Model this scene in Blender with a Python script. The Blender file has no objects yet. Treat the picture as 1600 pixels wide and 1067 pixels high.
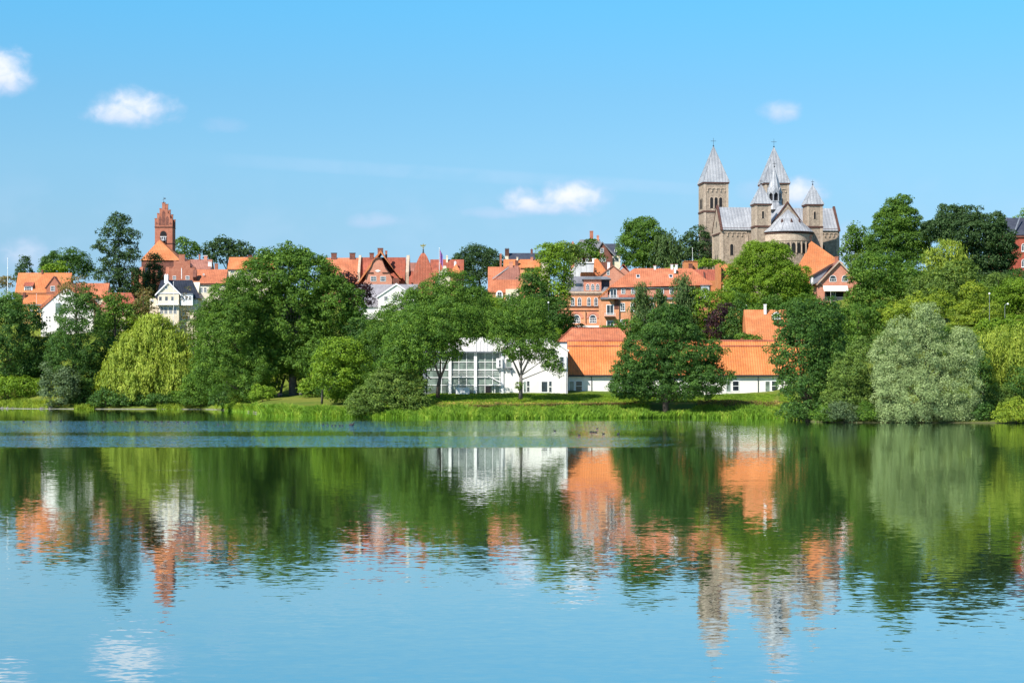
import bpy, math, random
import numpy as np
from mathutils import Vector

SC = bpy.context.scene
COL = SC.collection
R = math.radians
# ------------------------------------------------------------------ camera
F, CX, H0, CAMZ = 3111.0, 800.0, 600.0, 8.0      # focal length in photo pixels, principal column, horizon row, eye height
cam_d = bpy.data.cameras.new('camera')
cam_d.lens = 70.0; cam_d.sensor_width = 36.0; cam_d.clip_start = 0.5; cam_d.clip_end = 12000
cam_d.shift_y = (H0-533.5)/1600.0
cam = bpy.data.objects.new('camera', cam_d); COL.objects.link(cam)
cam.location = (0, 0, CAMZ); cam.rotation_euler = (R(90), 0, 0)
SC.camera = cam
# ------------------------------------------------------------------ light, sky, exposure
SUN_EL, SUN_AZ = 46.0, -138.0      # azimuth from +Y towards +X: behind the camera, to its left
sd = Vector((math.sin(R(SUN_AZ))*math.cos(R(SUN_EL)), math.cos(R(SUN_AZ))*math.cos(R(SUN_EL)), math.sin(R(SUN_EL))))
sun_d = bpy.data.lights.new('sun', 'SUN'); sun_d.energy = 4.6; sun_d.angle = R(0.5); sun_d.color = (1.0, 0.94, 0.85)
sun = bpy.data.objects.new('sun', sun_d); COL.objects.link(sun)
sun.rotation_euler = (-sd).to_track_quat('-Z', 'Y').to_euler(); sun.location = (-200, -200, 300)
SC.view_settings.view_transform = 'Standard'; SC.view_settings.look = 'None'
SC.view_settings.exposure = 0.78; SC.view_settings.gamma = 1.0
SC.view_settings.use_curve_mapping = False

class NT:
    """small helper to wire nodes"""
    def __init__(s, tree): s.t = tree; s.N = tree.nodes; s.L = tree.links
    def node(s, typ, **kw):
        n = s.N.new(typ)
        for k, v in kw.items(): setattr(n, k, v)
        return n
    def put(s, sock, v):
        if isinstance(v, bpy.types.NodeSocket): s.L.new(v, sock)
        elif v is not None: sock.default_value = v
    def math(s, op, a, b=None, c=None, clamp=False):
        n = s.node('ShaderNodeMath', operation=op, use_clamp=clamp)
        s.put(n.inputs[0], a); s.put(n.inputs[1], b); s.put(n.inputs[2], c)
        return n.outputs[0]
    def sstep(s, v, a, b, lo=0.0, hi=1.0):
        n = s.node('ShaderNodeMapRange', interpolation_type='SMOOTHSTEP')
        s.put(n.inputs[0], v); s.put(n.inputs[1], a); s.put(n.inputs[2], b); s.put(n.inputs[3], lo); s.put(n.inputs[4], hi)
        return n.outputs[0]
    def mix(s, f, a, b, mode='MIX'):
        n = s.node('ShaderNodeMix', data_type='RGBA', blend_type=mode)
        s.put(n.inputs[0], f); s.put(n.inputs[6], a); s.put(n.inputs[7], b)
        return n.outputs[2]
    def noise(s, vec, scale, detail=3.0, rough=0.5, dist=0.0):
        n = s.node('ShaderNodeTexNoise'); s.put(n.inputs['Vector'], vec)
        n.inputs['Scale'].default_value = scale; n.inputs['Detail'].default_value = detail
        n.inputs['Roughness'].default_value = rough; n.inputs['Distortion'].default_value = dist
        return n
    def comb(s, x, y, z):
        n = s.node('ShaderNodeCombineXYZ'); s.put(n.inputs[0], x); s.put(n.inputs[1], y); s.put(n.inputs[2], z)
        return n.outputs[0]
    def sep(s, v):
        n = s.node('ShaderNodeSeparateXYZ'); s.put(n.inputs[0], v); return n.outputs

def lin(c):
    return tuple((v/255/12.92 if v <= 10 else ((v/255+0.055)/1.055)**2.4) for v in c)

W = bpy.data.worlds.new('World'); SC.world = W; W.use_nodes = True
def build_world():
    t = NT(W.node_tree); t.N.clear()
    sky = t.node('ShaderNodeTexSky', sky_type='NISHITA', sun_disc=False)
    sky.sun_elevation = R(SUN_EL); sky.sun_rotation = R(SUN_AZ)
    sky.altitude = 0; sky.air_density = 1.0; sky.dust_density = 0.0; sky.ozone_density = 3.0
    tc = t.node('ShaderNodeTexCoord')
    x, y, z = t.sep(tc.outputs['Generated'])
    # the dry summer air of that day: bluer and clearer than the model's horizon
    el = t.math('ARCSINE', z)
    ramp = t.node('ShaderNodeValToRGB'); t.put(ramp.inputs[0], t.math('DIVIDE', el, R(40)))
    cr = ramp.color_ramp
    cr.elements[0].position = 0.0; cr.elements[0].color = SKYTINT[0]
    cr.elements[1].position = 1.0; cr.elements[1].color = SKYTINT[-1]
    for p, c in zip((0.069, 0.115, 0.161, 0.206, 0.268), SKYTINT[1:-1]):
        e = cr.elements.new(p); e.color = c
    col = t.mix(1.0, sky.outputs[0], ramp.outputs[0], 'MULTIPLY')
    # clouds, by direction
    ysafe = t.math('MAXIMUM', y, 0.05)
    u = t.math('MULTIPLY', t.math('DIVIDE', x, ysafe), F)
    v = t.math('MULTIPLY', t.math('DIVIDE', z, ysafe), F)
    # (px, py, rx, ry_top, ry_bottom, strength, whiteness)
    clouds = [(-2,117,66,52,44,1.0,1.0),(206,174,84,42,36,1.0,1.0),(820,318,52,32,24,.95,.95),(893,312,72,38,30,1.0,1.0),(858,325,78,18,16,.85,.8),
              (775,334,60,14,10,.42,.5),(1218,175,42,24,20,.7,.8),(583,346,52,18,14,.5,.45),(1243,302,62,34,34,1.0,.85),
              (1180,300,40,24,20,.3,.6),(40,400,52,36,34,.6,.8),(352,197,46,18,14,.22,.1),(1325,395,40,60,60,.6,.8)]
    P2 = t.comb(t.math('MULTIPLY', u, 0.01), t.math('MULTIPLY', v, 0.013), 0.0)
    nz = t.noise(P2, 3.2, 6.0, 0.55, 0.3).outputs[0]
    nz2 = t.noise(P2, 1.1, 3.0, 0.5, 0.2).outputs[0]
    nn = t.math('ADD', t.math('MULTIPLY', t.math('SUBTRACT', nz, 0.5), 1.5), t.math('MULTIPLY', t.math('SUBTRACT', nz2, 0.5), 1.0))
    tot = None; shade = None
    for (px, py, rx, rt, rb, st, wh) in clouds:
        du = t.math('DIVIDE', t.math('SUBTRACT', u, px-CX), rx)
        dv = t.math('SUBTRACT', v, H0-py)
        dvn = t.math('ADD', t.math('DIVIDE', t.math('MAXIMUM', dv, 0.0), rt), t.math('DIVIDE', t.math('MINIMUM', dv, 0.0), rb))
        r2 = t.math('ADD', t.math('MULTIPLY', du, du), t.math('MULTIPLY', dvn, dvn))
        f = t.math('ADD', t.math('SUBTRACT', 0.98, r2), t.math('MULTIPLY', nn, .82))
        m = t.math('MULTIPLY', t.sstep(f, 0.0, 1.25), st)
        sh = t.math('MULTIPLY', m, t.sstep(dvn, -0.9, 0.35, 0.25*wh, wh))
        tot = m if tot is None else t.math('MAXIMUM', tot, m)
        shade = sh if shade is None else t.math('MAXIMUM', shade, sh)
    # thin high streak
    line = t.math('SUBTRACT', t.math('ADD', v, t.math('MULTIPLY', u, 0.062)), 322.0)
    lw = t.math('DIVIDE', line, 14.0)
    stk = t.math('MULTIPLY', t.sstep(t.math('MULTIPLY', lw, lw), 1.0, 0.0), t.sstep(nz2, 0.30, 0.62, 0.04, 0.22))
    stk = t.math('MULTIPLY', stk, t.math('MULTIPLY', t.sstep(u, -560, -250), t.sstep(u, 420, 200)))
    veil = t.math('MULTIPLY', t.sstep(nz2, 0.42, 0.75), t.math('MULTIPLY', t.sstep(v, 380, 250), 0.14))
    cloudcol = t.mix(shade, CLOUD_DARK, CLOUD_LIGHT)
    fin = t.mix(tot, col, cloudcol)
    fin = t.mix(t.math('MAXIMUM', stk, veil), fin, CLOUD_VEIL)
    bg = t.node('ShaderNodeBackground'); t.put(bg.inputs[0], fin); bg.inputs[1].default_value = 0.0742
    out = t.node('ShaderNodeOutputWorld'); t.L.new(bg.outputs[0], out.inputs[0])
SKYTINT = [(.40,.58,.84,1),(.476,.65,.93,1),(.56,.76,.93,1),(.60,.88,1.01,1),(.57,.95,1.08,1),(.50,1.11,1.26,1),(.55,1.05,1.25,1)]
CLOUD_LIGHT = (8.0, 8.2, 8.8, 1); CLOUD_DARK = (4.4, 5.6, 7.8, 1); CLOUD_VEIL = (4.6, 6.2, 8.2, 1)
build_world()

# ------------------------------------------------------------------ picture <-> world helpers and the lie of the land
def PX(px, D): return (px-CX)*D/F
def PZ(py, D): return CAMZ-(py-H0)*D/F

SHORE = [(-3000,700),(-400,668),(0,652),(60,642),(320,632),(345,620),(362,592),(395,562),(420,508),(500,492),(600,481),
         (680,470),(800,467),(1000,472),(1040,476),(1100,479),(1215,468),(1245,445),(1270,421),(1300,414),(1600,410),(1800,404),(2600,380),(6000,330)]
SHX = [a for a, b in SHORE]; SHY = [b for a, b in SHORE]
def shore(p): return float(np.interp(p, SHX, SHY))
PROF = {   # picture column -> (metres behind the shore line, height)
 -600: [(0,0),(3,.9),(13,3.2),(20,6),(45,20),(75,31),(115,38),(170,40),(400,36),(1200,20),(4000,10)],
 200: [(0,0),(3,.9),(13,3.2),(20,7),(45,24),(75,35),(115,41),(170,43),(400,38),(1200,20),(4000,10)],
 350: [(0,0),(3,1.0),(20,3.2),(60,9),(95,24),(130,36),(190,43),(400,38),(1200,20),(4000,10)],
 395: [(0,0),(4,1),(30,2.6),(60,4),(90,12),(130,30),(190,42),(400,38),(1200,20),(4000,10)],
 420: [(0,0),(4,1),(30,2.4),(100,4.3),(130,7),(160,19),(200,33),(250,42),(400,38),(1200,20),(4000,10)],
 480: [(0,0),(4,1.2),(30,2.6),(60,3.6),(110,5),(150,13),(200,28),(250,39),(300,42),(500,38),(1200,20),(4000,10)],
 550: [(0,0),(5,.9),(30,2.4),(60,3.8),(105,6),(150,14),(200,27),(250,38),(300,42),(500,38),(1200,20),(4000,10)],
 680: [(0,0),(6,.6),(14,2.2),(17,3.6),(38,5.7),(60,8),(130,20),(210,32),(260,40),(330,43),(500,40),(1200,20),(4000,10)],
 850: [(0,0),(5,.6),(13,2.2),(16,3.6),(38,5.7),(60,8.5),(130,17),(160,23),(210,30),(260,34.5),(320,43),(500,42),(1200,20),(4000,10)],
 1050:[(0,0),(5,.6),(12,2.2),(15,3.6),(38,5.6),(60,9),(100,16),(140,22),(190,37),(245,51),(330,52),(500,44),(1200,20),(4000,10)],
 1230:[(0,0),(5,.8),(20,3.6),(60,8),(100,14),(150,22),(180,26),(225,31),(270,41),(290,50),(350,52),(500,44),(1200,20),(4000,10)],
 1400:[(0,0),(4,1.0),(15,4),(60,12),(120,22),(180,31),(240,41),(310,50),(400,50),(600,44),(1200,20),(4000,10)],
 2200:[(0,0),(4,1.0),(15,4),(60,12),(120,22),(180,31),(240,40),(310,46),(400,46),(600,44),(1200,20),(4000,10)],
}
PK = sorted(PROF)
def prof(k, off):
    q = PROF[k]; return float(np.interp(off, [a for a, b in q], [b for a, b in q]))
def zg_p(p, off):
    if off < 0: return max(-3.0, off*0.22)
    if p <= PK[0]: return prof(PK[0], off)
    if p >= PK[-1]: return prof(PK[-1], off)
    for a, b in zip(PK, PK[1:]):
        if p <= b:
            f = (p-a)/(b-a); return prof(a, off)*(1-f)+prof(b, off)*f
def zg(X, Y):
    p = X/Y*F+CX
    return zg_p(p, Y-shore(p))

# ------------------------------------------------------------------ object helpers
def link(o, parent=None):
    COL.objects.link(o)
    if parent is not None: o.parent = parent
    return o
def tag(o, label=None, cat=None, group=None, kind=None):
    if label: o['label'] = label
    if cat: o['category'] = cat
    if group: o['group'] = group
    if kind: o['kind'] = kind
    return o
def empty(name, loc, rz=0.0):
    o = bpy.data.objects.new(name, None); o.empty_display_size = 1.0
    o.location = loc; o.rotation_euler = (0, 0, rz)
    return link(o)

class MB:
    """collects faces and links them as one mesh object"""
    def __init__(s): s.v = []; s.f = []
    def poly(s, pts):
        n = len(s.v); s.v += [tuple(p) for p in pts]; s.f.append(tuple(range(n, n+len(pts))))
    def solid(s, a, b):
        """two matching rings of points joined to a closed body"""
        n = len(s.v); k = len(a); s.v += [tuple(p) for p in a]+[tuple(p) for p in b]
        s.f.append(tuple(range(n+k-1, n-1, -1))); s.f.append(tuple(range(n+k, n+2*k)))
        for i in range(k):
            j = (i+1) % k; s.f.append((n+i, n+j, n+k+j, n+k+i))
    def box(s, x0, x1, y0, y1, z0, z1):
        s.solid([(x0,y0,z0),(x1,y0,z0),(x1,y1,z0),(x0,y1,z0)], [(x0,y0,z1),(x1,y0,z1),(x1,y1,z1),(x0,y1,z1)])
        return s
    def exx(s, yz, x0, x1):
        s.solid([(x0, y, z) for y, z in yz], [(x1, y, z) for y, z in yz]); return s
    def exy(s, xz, y0, y1):
        s.solid([(x, y0, z) for x, z in xz], [(x, y1, z) for x, z in xz]); return s
    def cone(s, x, y, z0, z1, r0, r1, n=12, rot=0.0, a0=0.0, a1=360.0):
        ang = [R(rot+a0+(a1-a0)*i/n) for i in range(n if a1-a0 >= 360 else n+1)]
        a = [(x+r0*math.cos(t), y+r0*math.sin(t), z0) for t in ang]
        b = [(x+max(r1, .002)*math.cos(t), y+max(r1, .002)*math.sin(t), z1) for t in ang]
        s.solid(a, b); return s
    def pyr(s, x0, x1, y0, y1, z0, z1, ov=0.0, top=0.0):
        cx, cy = (x0+x1)/2, (y0+y1)/2
        a = [(x0-ov,y0-ov,z0),(x1+ov,y0-ov,z0),(x1+ov,y1+ov,z0),(x0-ov,y1+ov,z0)]
        t = max(top, .01)
        s.solid(a, [(cx-t,cy-t,z1),(cx+t,cy-t,z1),(cx+t,cy+t,z1),(cx-t,cy+t,z1)]); return s
    def gable_x(s, x0, x1, y0, y1, ze, zr, ov=.4, t=.22, oe=.3):
        """roof slabs, ridge along x"""
        ym = (y0+y1)/2; sl = (zr-ze)/(ym-y0); a, b = y0-ov, y1+ov; z = ze-ov*sl
        s.exx([(a,z),(ym,zr),(b,z),(b,z-t),(ym,zr-t*1.2),(a,z-t)], x0-oe, x1+oe); return s
    def gable_y(s, x0, x1, y0, y1, ze, zr, ov=.4, t=.22, oe=.3):
        xm = (x0+x1)/2; sl = (zr-ze)/(xm-x0); a, b = x0-ov, x1+ov; z = ze-ov*sl
        s.exy([(a,z),(xm,zr),(b,z),(b,z-t),(xm,zr-t*1.2),(a,z-t)], y0-oe, y1+oe); return s
    def hip_x(s, x0, x1, y0, y1, ze, zr, hl, hr, ov=.4):
        """hipped roof with ridge along x, hips hl / hr long"""
        x0 -= ov; x1 += ov; y0 -= ov; y1 += ov; ym = (y0+y1)/2; n = len(s.v)
        s.v += [(x0,y0,ze),(x1,y0,ze),(x1,y1,ze),(x0,y1,ze),(x0+hl,ym,zr),(x1-hr,ym,zr)]
        s.f += [(n+3,n+2,n+1,n),(n,n+1,n+5,n+4),(n+1,n+2,n+5),(n+2,n+3,n+4,n+5),(n+3,n,n+4)]; return s
    def house_x(s, x0, x1, y0, y1, z0, ze, zr):
        ym = (y0+y1)/2; s.exx([(y0,z0),(y0,ze),(ym,zr),(y1,ze),(y1,z0)], x0, x1); return s
    def house_y(s, x0, x1, y0, y1, z0, ze, zr):
        xm = (x0+x1)/2; s.exy([(x0,z0),(x0,ze),(xm,zr),(x1,ze),(x1,z0)], y0, y1); return s
    def tube(s, pts, rad, n=7):
        pts = [Vector(p) for p in pts]; rings = []
        for i, p in enumerate(pts):
            d = (pts[min(i+1, len(pts)-1)]-pts[max(i-1, 0)]).normalized()
            a = d.cross(Vector((0.3, 1, 0.1))).normalized(); b = d.cross(a).normalized()
            rings.append([tuple(p+(a*math.cos(2*math.pi*k/n)+b*math.sin(2*math.pi*k/n))*rad[i]) for k in range(n)])
        b0 = len(s.v)
        for r in rings: s.v += r
        for i in range(len(rings)-1):
            for k in range(n):
                j = (k+1) % n; o = b0+i*n
                s.f.append((o+k, o+j, o+n+j, o+n+k))
        s.f.append(tuple(b0+k for k in range(n-1, -1, -1))); e = b0+(len(rings)-1)*n
        s.f.append(tuple(e+k for k in range(n))); return s
    def build(s, name, mat, parent=None, smooth=False, loc=None):
        me = bpy.data.meshes.new(name); me.from_pydata(s.v, [], s.f); me.materials.append(mat)
        me.validate(); 
        import bmesh
        bm = bmesh.new(); bm.from_mesh(me); bmesh.ops.recalc_face_normals(bm, faces=bm.faces); bm.to_mesh(me); bm.free()
        if smooth: me.polygons.foreach_set('use_smooth', [True]*len(me.polygons))
        o = bpy.data.objects.new(name, me)
        if loc: o.location = loc
        return link(o, parent)

def np_mesh(name, verts, nper, mat, parent=None, tint=None):
    """faces of nper verts each, in order"""
    me = bpy.data.meshes.new(name); nv = len(verts); nf = nv//nper
    me.vertices.add(nv); me.vertices.foreach_set('co', verts.astype(np.float32).ravel())
    me.loops.add(nv); me.loops.foreach_set('vertex_index', np.arange(nv, dtype=np.int32))
    me.polygons.add(nf); me.polygons.foreach_set('loop_start', np.arange(0, nv, nper, dtype=np.int32))
    me.update(calc_edges=False)
    if tint is not None:
        at = me.attributes.new('tint', 'FLOAT', 'FACE'); at.data.foreach_set('value', tint.astype(np.float32))
    me.materials.append(mat)
    return link(bpy.data.objects.new(name, me), parent)

# ------------------------------------------------------------------ materials
MATS = {}
def newmat(name):
    m = bpy.data.materials.new(name); m.use_nodes = True; t = NT(m.node_tree)
    return m, t, t.N['Principled BSDF']
def surf(name, c1, c2=None, scale=0.6, rough=0.85, fine=None, bump=0.0, stripe=None, courses=None, spec=0.3, metal=0.0, streak=0.0):
    """weathered surface: two colours mixed by noise, optional tile ribs (stripe = axis, spacing) and courses (spacing in z)"""
    if name in MATS: return MATS[name]
    m, t, b = newmat(name); tc = t.node('ShaderNodeTexCoord').outputs['Object']
    c1 = tuple(c1)+(1,); c2 = tuple(c2 or [v*0.75 for v in c1[:3]])[:3]+(1,)
    n1 = t.noise(tc, scale, 5.0, 0.6).outputs[0]
    col = t.mix(t.sstep(n1, 0.32, 0.68), c1, c2)
    if fine:
        n2 = t.noise(tc, fine, 2.0, 0.6).outputs[0]
        col = t.mix(t.sstep(n2, 0.3, 0.7, 0.0, 0.45), col, tuple(v*0.62 for v in c2[:3])+(1,))
    if streak:
        sp = t.node('ShaderNodeMapping'); sp.inputs['Scale'].default_value = (1, 1, .12); t.put(sp.inputs[0], tc)
        n3 = t.noise(sp.outputs[0], 1.6, 3.0, .6).outputs[0]
        col = t.mix(t.sstep(n3, .5, .75, 0.0, streak), col, tuple(v*0.55 for v in c1[:3])+(1,))
    if 'tile' in name:      # lichen, soot and replaced tiles
        n4 = t.noise(tc, .9, 6.0, .72, .6).outputs[0]; n5 = t.noise(tc, .16, 3.0, .6).outputs[0]
        col = t.mix(t.sstep(n4, .52, .70, 0.0, .42), col, (.16, .12, .085, 1))
        col = t.mix(t.sstep(n5, .45, .62, 0.0, .35), col, tuple(min(1, v*1.25+.03) for v in c1[:3])+(1,))
    h = None; X = t.sep(tc)
    if stripe:
        ax, sp = stripe
        cc = X['xyz'.index(ax)] if ax in 'xyz' else t.math('ADD', X[0], X[1])
        h = t.math('ABSOLUTE', t.math('SINE', t.math('MULTIPLY', cc, math.pi/sp)))
        col = t.mix(t.sstep(h, 0.0, 0.45, 0.55, 0.0), col, tuple(v*0.45 for v in c1[:3])+(1,))
    if courses:
        g = t.math('ABSOLUTE', t.math('SINE', t.math('MULTIPLY', X[2], math.pi/courses)))
        col = t.mix(t.sstep(g, 0.0, 0.3, 0.35, 0.0), col, tuple(v*0.6 for v in c1[:3])+(1,))
    t.put(b.inputs['Base Color'], col); b.inputs['Roughness'].default_value = rough
    b.inputs['Specular IOR Level'].default_value = spec; b.inputs['Metallic'].default_value = metal
    if h is not None or bump:
        bp = t.node('ShaderNodeBump'); bp.inputs['Strength'].default_value = 0.6; bp.inputs['Distance'].default_value = bump or 0.08
        t.put(bp.inputs['Height'], h if h is not None else n1); t.L.new(bp.outputs[0], b.inputs['Normal'])
    MATS[name] = m; return m
def sc(c, k): return tuple(v*k for v in lin(c))

M_tile  = surf('orange_tiles', sc((244,156,98), .62), sc((230,136,84), .60), .35, .8, fine=3.0, stripe=('x', .62), courses=1.6)
M_tile_near = surf('bright_orange_pantiles', sc((250,154,86), .64), sc((238,140,76), .62), .25, .75, fine=2.0, stripe=('x', .62), courses=1.3, bump=.14)
M_tile2 = surf('worn_orange_tiles', sc((236,146,104), .60), sc((214,126,90), .58), .45, .85, fine=2.5, stripe=('x', .62))
M_tile_red = surf('red_tiles', sc((214,118,90), .58), sc((182,98,78), .54), .5, .85, fine=2.5, stripe=('x', .62))
M_tile_brown = surf('brown_tiles', sc((204,140,120), .56), sc((178,116,102), .54), .5, .85, fine=2.5, stripe=('x', .62))
M_brick_red = surf('red_brick', sc((206,138,112), .76), sc((186,116,92), .74), .8, .9, fine=5.0, courses=.9)
M_brick_dark = surf('dark_brick', sc((160,106,90), .70), sc((130,84,74), .68), .8, .9, fine=5.0)
M_brick_orange = surf('orange_brick', sc((242,176,134), .86), sc((230,156,112), .82), .5, .9, fine=4.0, courses=.9)
M_brick_pink = surf('pink_brick', sc((232,164,138), .80), sc((214,144,120), .78), .5, .9, fine=4.0, courses=.9)
M_brick_deep = surf('deep_red_brick', sc((206,110,88), .76), sc((180,88,72), .74), .6, .9, fine=4.0, courses=.9)
M_cream = surf('cream_render', sc((248,236,212), .80), sc((238,222,194), .78), .4, .9, streak=.15)
M_yellow = surf('yellow_render', sc((240,200,120), .8), sc((226,180,104), .78), .4, .9)
M_white = surf('white_render', (.80,.775,.74), (.73,.70,.66), .22, .85, streak=.20)
M_trim = surf('white_paint', (.82,.82,.81), (.76,.76,.76), 1.0, .5)
M_greyroof = surf('grey_slates', sc((150,150,156), .75), sc((122,122,130), .72), .5, .6, fine=3.0, courses=.8)
M_slate = surf('dark_slates', sc((88,92,104), .7), sc((70,74,88), .7), .5, .45, fine=3.0, courses=.8)
M_black = surf('black_glazed_roof', (.018,.022,.032), (.03,.035,.05), .5, .3, stripe=('x', .6))
M_lead = surf('lead_sheet', sc((208,210,214), .70), sc((184,187,193), .62), .3, .55, fine=2.2, stripe=('x', 1.15), metal=.15, streak=.3)
M_stone  = surf('granite_ashlar', sc((202,182,160), .82), sc((160,142,126), .78), 1.1, .9, fine=2.6, courses=1.1, streak=.45)
M_stone_pale = surf('pale_sandstone', sc((218,198,176), .82), sc((192,170,150), .80), .7, .9, fine=2.6)
M_stone_dark = surf('dark_coping', sc((110,76,66), .72), sc((88,62,56), .7), .9, .9)
M_dark = surf('dark_opening', (.012,.012,.014), (.02,.02,.022), 1, .9)
M_grey = surf('grey_metal', sc((150,156,164), .8), sc((128,134,142), .8), .7, .5, metal=.2)
M_gold = surf('gilded_metal', (.75,.52,.16), (.6,.4,.12), 1, .3, metal=.9)
M_iron = surf('black_iron', (.03,.035,.04), (.05,.05,.055), 1, .5)
M_bark = surf('bark', (.085,.065,.05), (.05,.04,.032), 2.2, .95, bump=.05, fine=8)
M_barkgrey = surf('grey_bark', (.17,.155,.135), (.09,.08,.07), 2.0, .95, bump=.05, fine=8)
M_wood = surf('weathered_wood', (.30,.27,.22), (.2,.18,.15), 1.5, .9)
M_concrete = surf('pale_stone_edge', (.26,.25,.22), (.16,.15,.13), 1.2, .9)
M_flag = surf('blue_white_cloth', (.10,.12,.45), (.55,.2,.3), .35, .8)
M_awning = surf('white_canvas', (.82,.82,.80), (.78,.78,.76), .5, .8)

def glass(name, col, rough=.06):
    if name in MATS: return MATS[name]
    m, t, b = newmat(name); tc = t.node('ShaderNodeTexCoord').outputs['Object']
    n = t.noise(tc, .5, 2.0).outputs[0]
    t.put(b.inputs['Base Color'], t.mix(t.sstep(n, .35, .65), tuple(col)+(1,), tuple(v*.45 for v in col)+(1,)))
    b.inputs['Roughness'].default_value = rough; b.inputs['Specular IOR Level'].default_value = .9
    MATS[name] = m; return m
M_glass = glass('window_glass', (.035,.05,.065)); M_glass_green = glass('greenish_glass', (.21,.27,.23), .10)

def leafmat(name, a, b_, c=None, trans=.34, rough=.6):
    """leaf colours a..b_ by leaf, translucent"""
    m, t, b = newmat(name)
    at = t.node('ShaderNodeAttribute', attribute_name='tint'); v = at.outputs['Fac']
    ramp = t.node('ShaderNodeValToRGB'); t.put(ramp.inputs[0], v)
    ramp.color_ramp.elements[0].color = tuple(a)+(1,); ramp.color_ramp.elements[1].color = tuple(c or b_)+(1,)
    if c: e = ramp.color_ramp.elements.new(.6); e.color = tuple(b_)+(1,)
    t.put(b.inputs['Base Color'], ramp.outputs[0]); b.inputs['Roughness'].default_value = rough
    b.inputs['Specular IOR Level'].default_value = .25
    tr = t.node('ShaderNodeBsdfTranslucent'); t.put(tr.inputs[0], t.mix(1.0, ramp.outputs[0], (1.3,1.25,.5,1), 'MULTIPLY'))
    mx = t.node('ShaderNodeMixShader'); mx.inputs[0].default_value = trans
    t.L.new(b.outputs[0], mx.inputs[1]); t.L.new(tr.outputs[0], mx.inputs[2])
    t.L.new(mx.outputs[0], t.N['Material Output'].inputs[0]); return m
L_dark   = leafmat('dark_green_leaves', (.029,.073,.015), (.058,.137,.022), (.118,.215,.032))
L_mid    = leafmat('mid_green_leaves', (.046,.110,.015), (.092,.185,.020), (.180,.295,.032))
L_bright = leafmat('bright_green_leaves', (.085,.165,.012), (.16,.27,.018), (.27,.40,.03))
L_yellow = leafmat('yellow_green_leaves', (.12,.19,.018), (.23,.32,.028), (.38,.43,.04))
L_willow = leafmat('golden_willow_leaves', (.17,.25,.03), (.29,.37,.045), (.43,.49,.075))
L_silver = leafmat('silver_leaves', (.15,.215,.08), (.25,.33,.128), (.38,.465,.21), trans=.2)
L_olive  = leafmat('olive_leaves', (.07,.13,.025), (.125,.20,.035), (.21,.30,.05))
L_greyg  = leafmat('grey_green_leaves', (.06,.10,.045), (.11,.17,.07), (.18,.24,.11))
L_birch  = leafmat('birch_leaves', (.06,.11,.035), (.10,.17,.05), (.15,.22,.07))
L_blue   = leafmat('blue_green_leaves', (.028,.065,.022), (.055,.11,.032), (.09,.155,.045))
L_purple = leafmat('purple_leaves', (.022,.010,.018), (.045,.02,.028), (.08,.035,.035))
L_rust   = leafmat('rusty_green_leaves', (.10,.11,.03), (.20,.17,.05), (.28,.15,.07))
L_reed   = leafmat('reed_blades', (.085,.18,.018), (.19,.34,.028), (.40,.48,.07), trans=.4)

def ground_mat():
    m, t, b = newmat('grassy_ground'); tc = t.node('ShaderNodeTexCoord').outputs['Object']
    n1 = t.noise(tc, .06, 5.0, .6).outputs[0]; n2 = t.noise(tc, 1.3, 4.0, .7).outputs[0]
    col = t.mix(t.sstep(n1, .35, .65), (.10,.15,.02,1), (.17,.19,.03,1))
    col = t.mix(t.sstep(n2, .3, .7, 0, .6), col, (.05,.09,.012,1))
    z = t.sep(tc)[2]
    mud = t.sstep(t.math('ADD', z, t.math('MULTIPLY', n2, .5)), .1, .75)
    col = t.mix(mud, (.09,.075,.05,1), col)
    # the mown edge at the top of the bank is dry
    col = t.mix(t.math('MULTIPLY', t.math('MULTIPLY', t.sstep(z, 2.9, 3.4), t.sstep(z, 4.3, 3.8)), t.sstep(t.sep(tc)[0], -45.0, -25.0, .15, .9)), col, t.mix(n2, (.36,.22,.07,1), (.30,.27,.05,1)))
    t.put(b.inputs['Base Color'], col); b.inputs['Roughness'].default_value = .95; b.inputs['Specular IOR Level'].default_value = .1
    bp = t.node('ShaderNodeBump'); bp.inputs['Distance'].default_value = .15; t.put(bp.inputs['Height'], n2); t.L.new(bp.outputs[0], b.inputs['Normal'])
    return m
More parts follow.
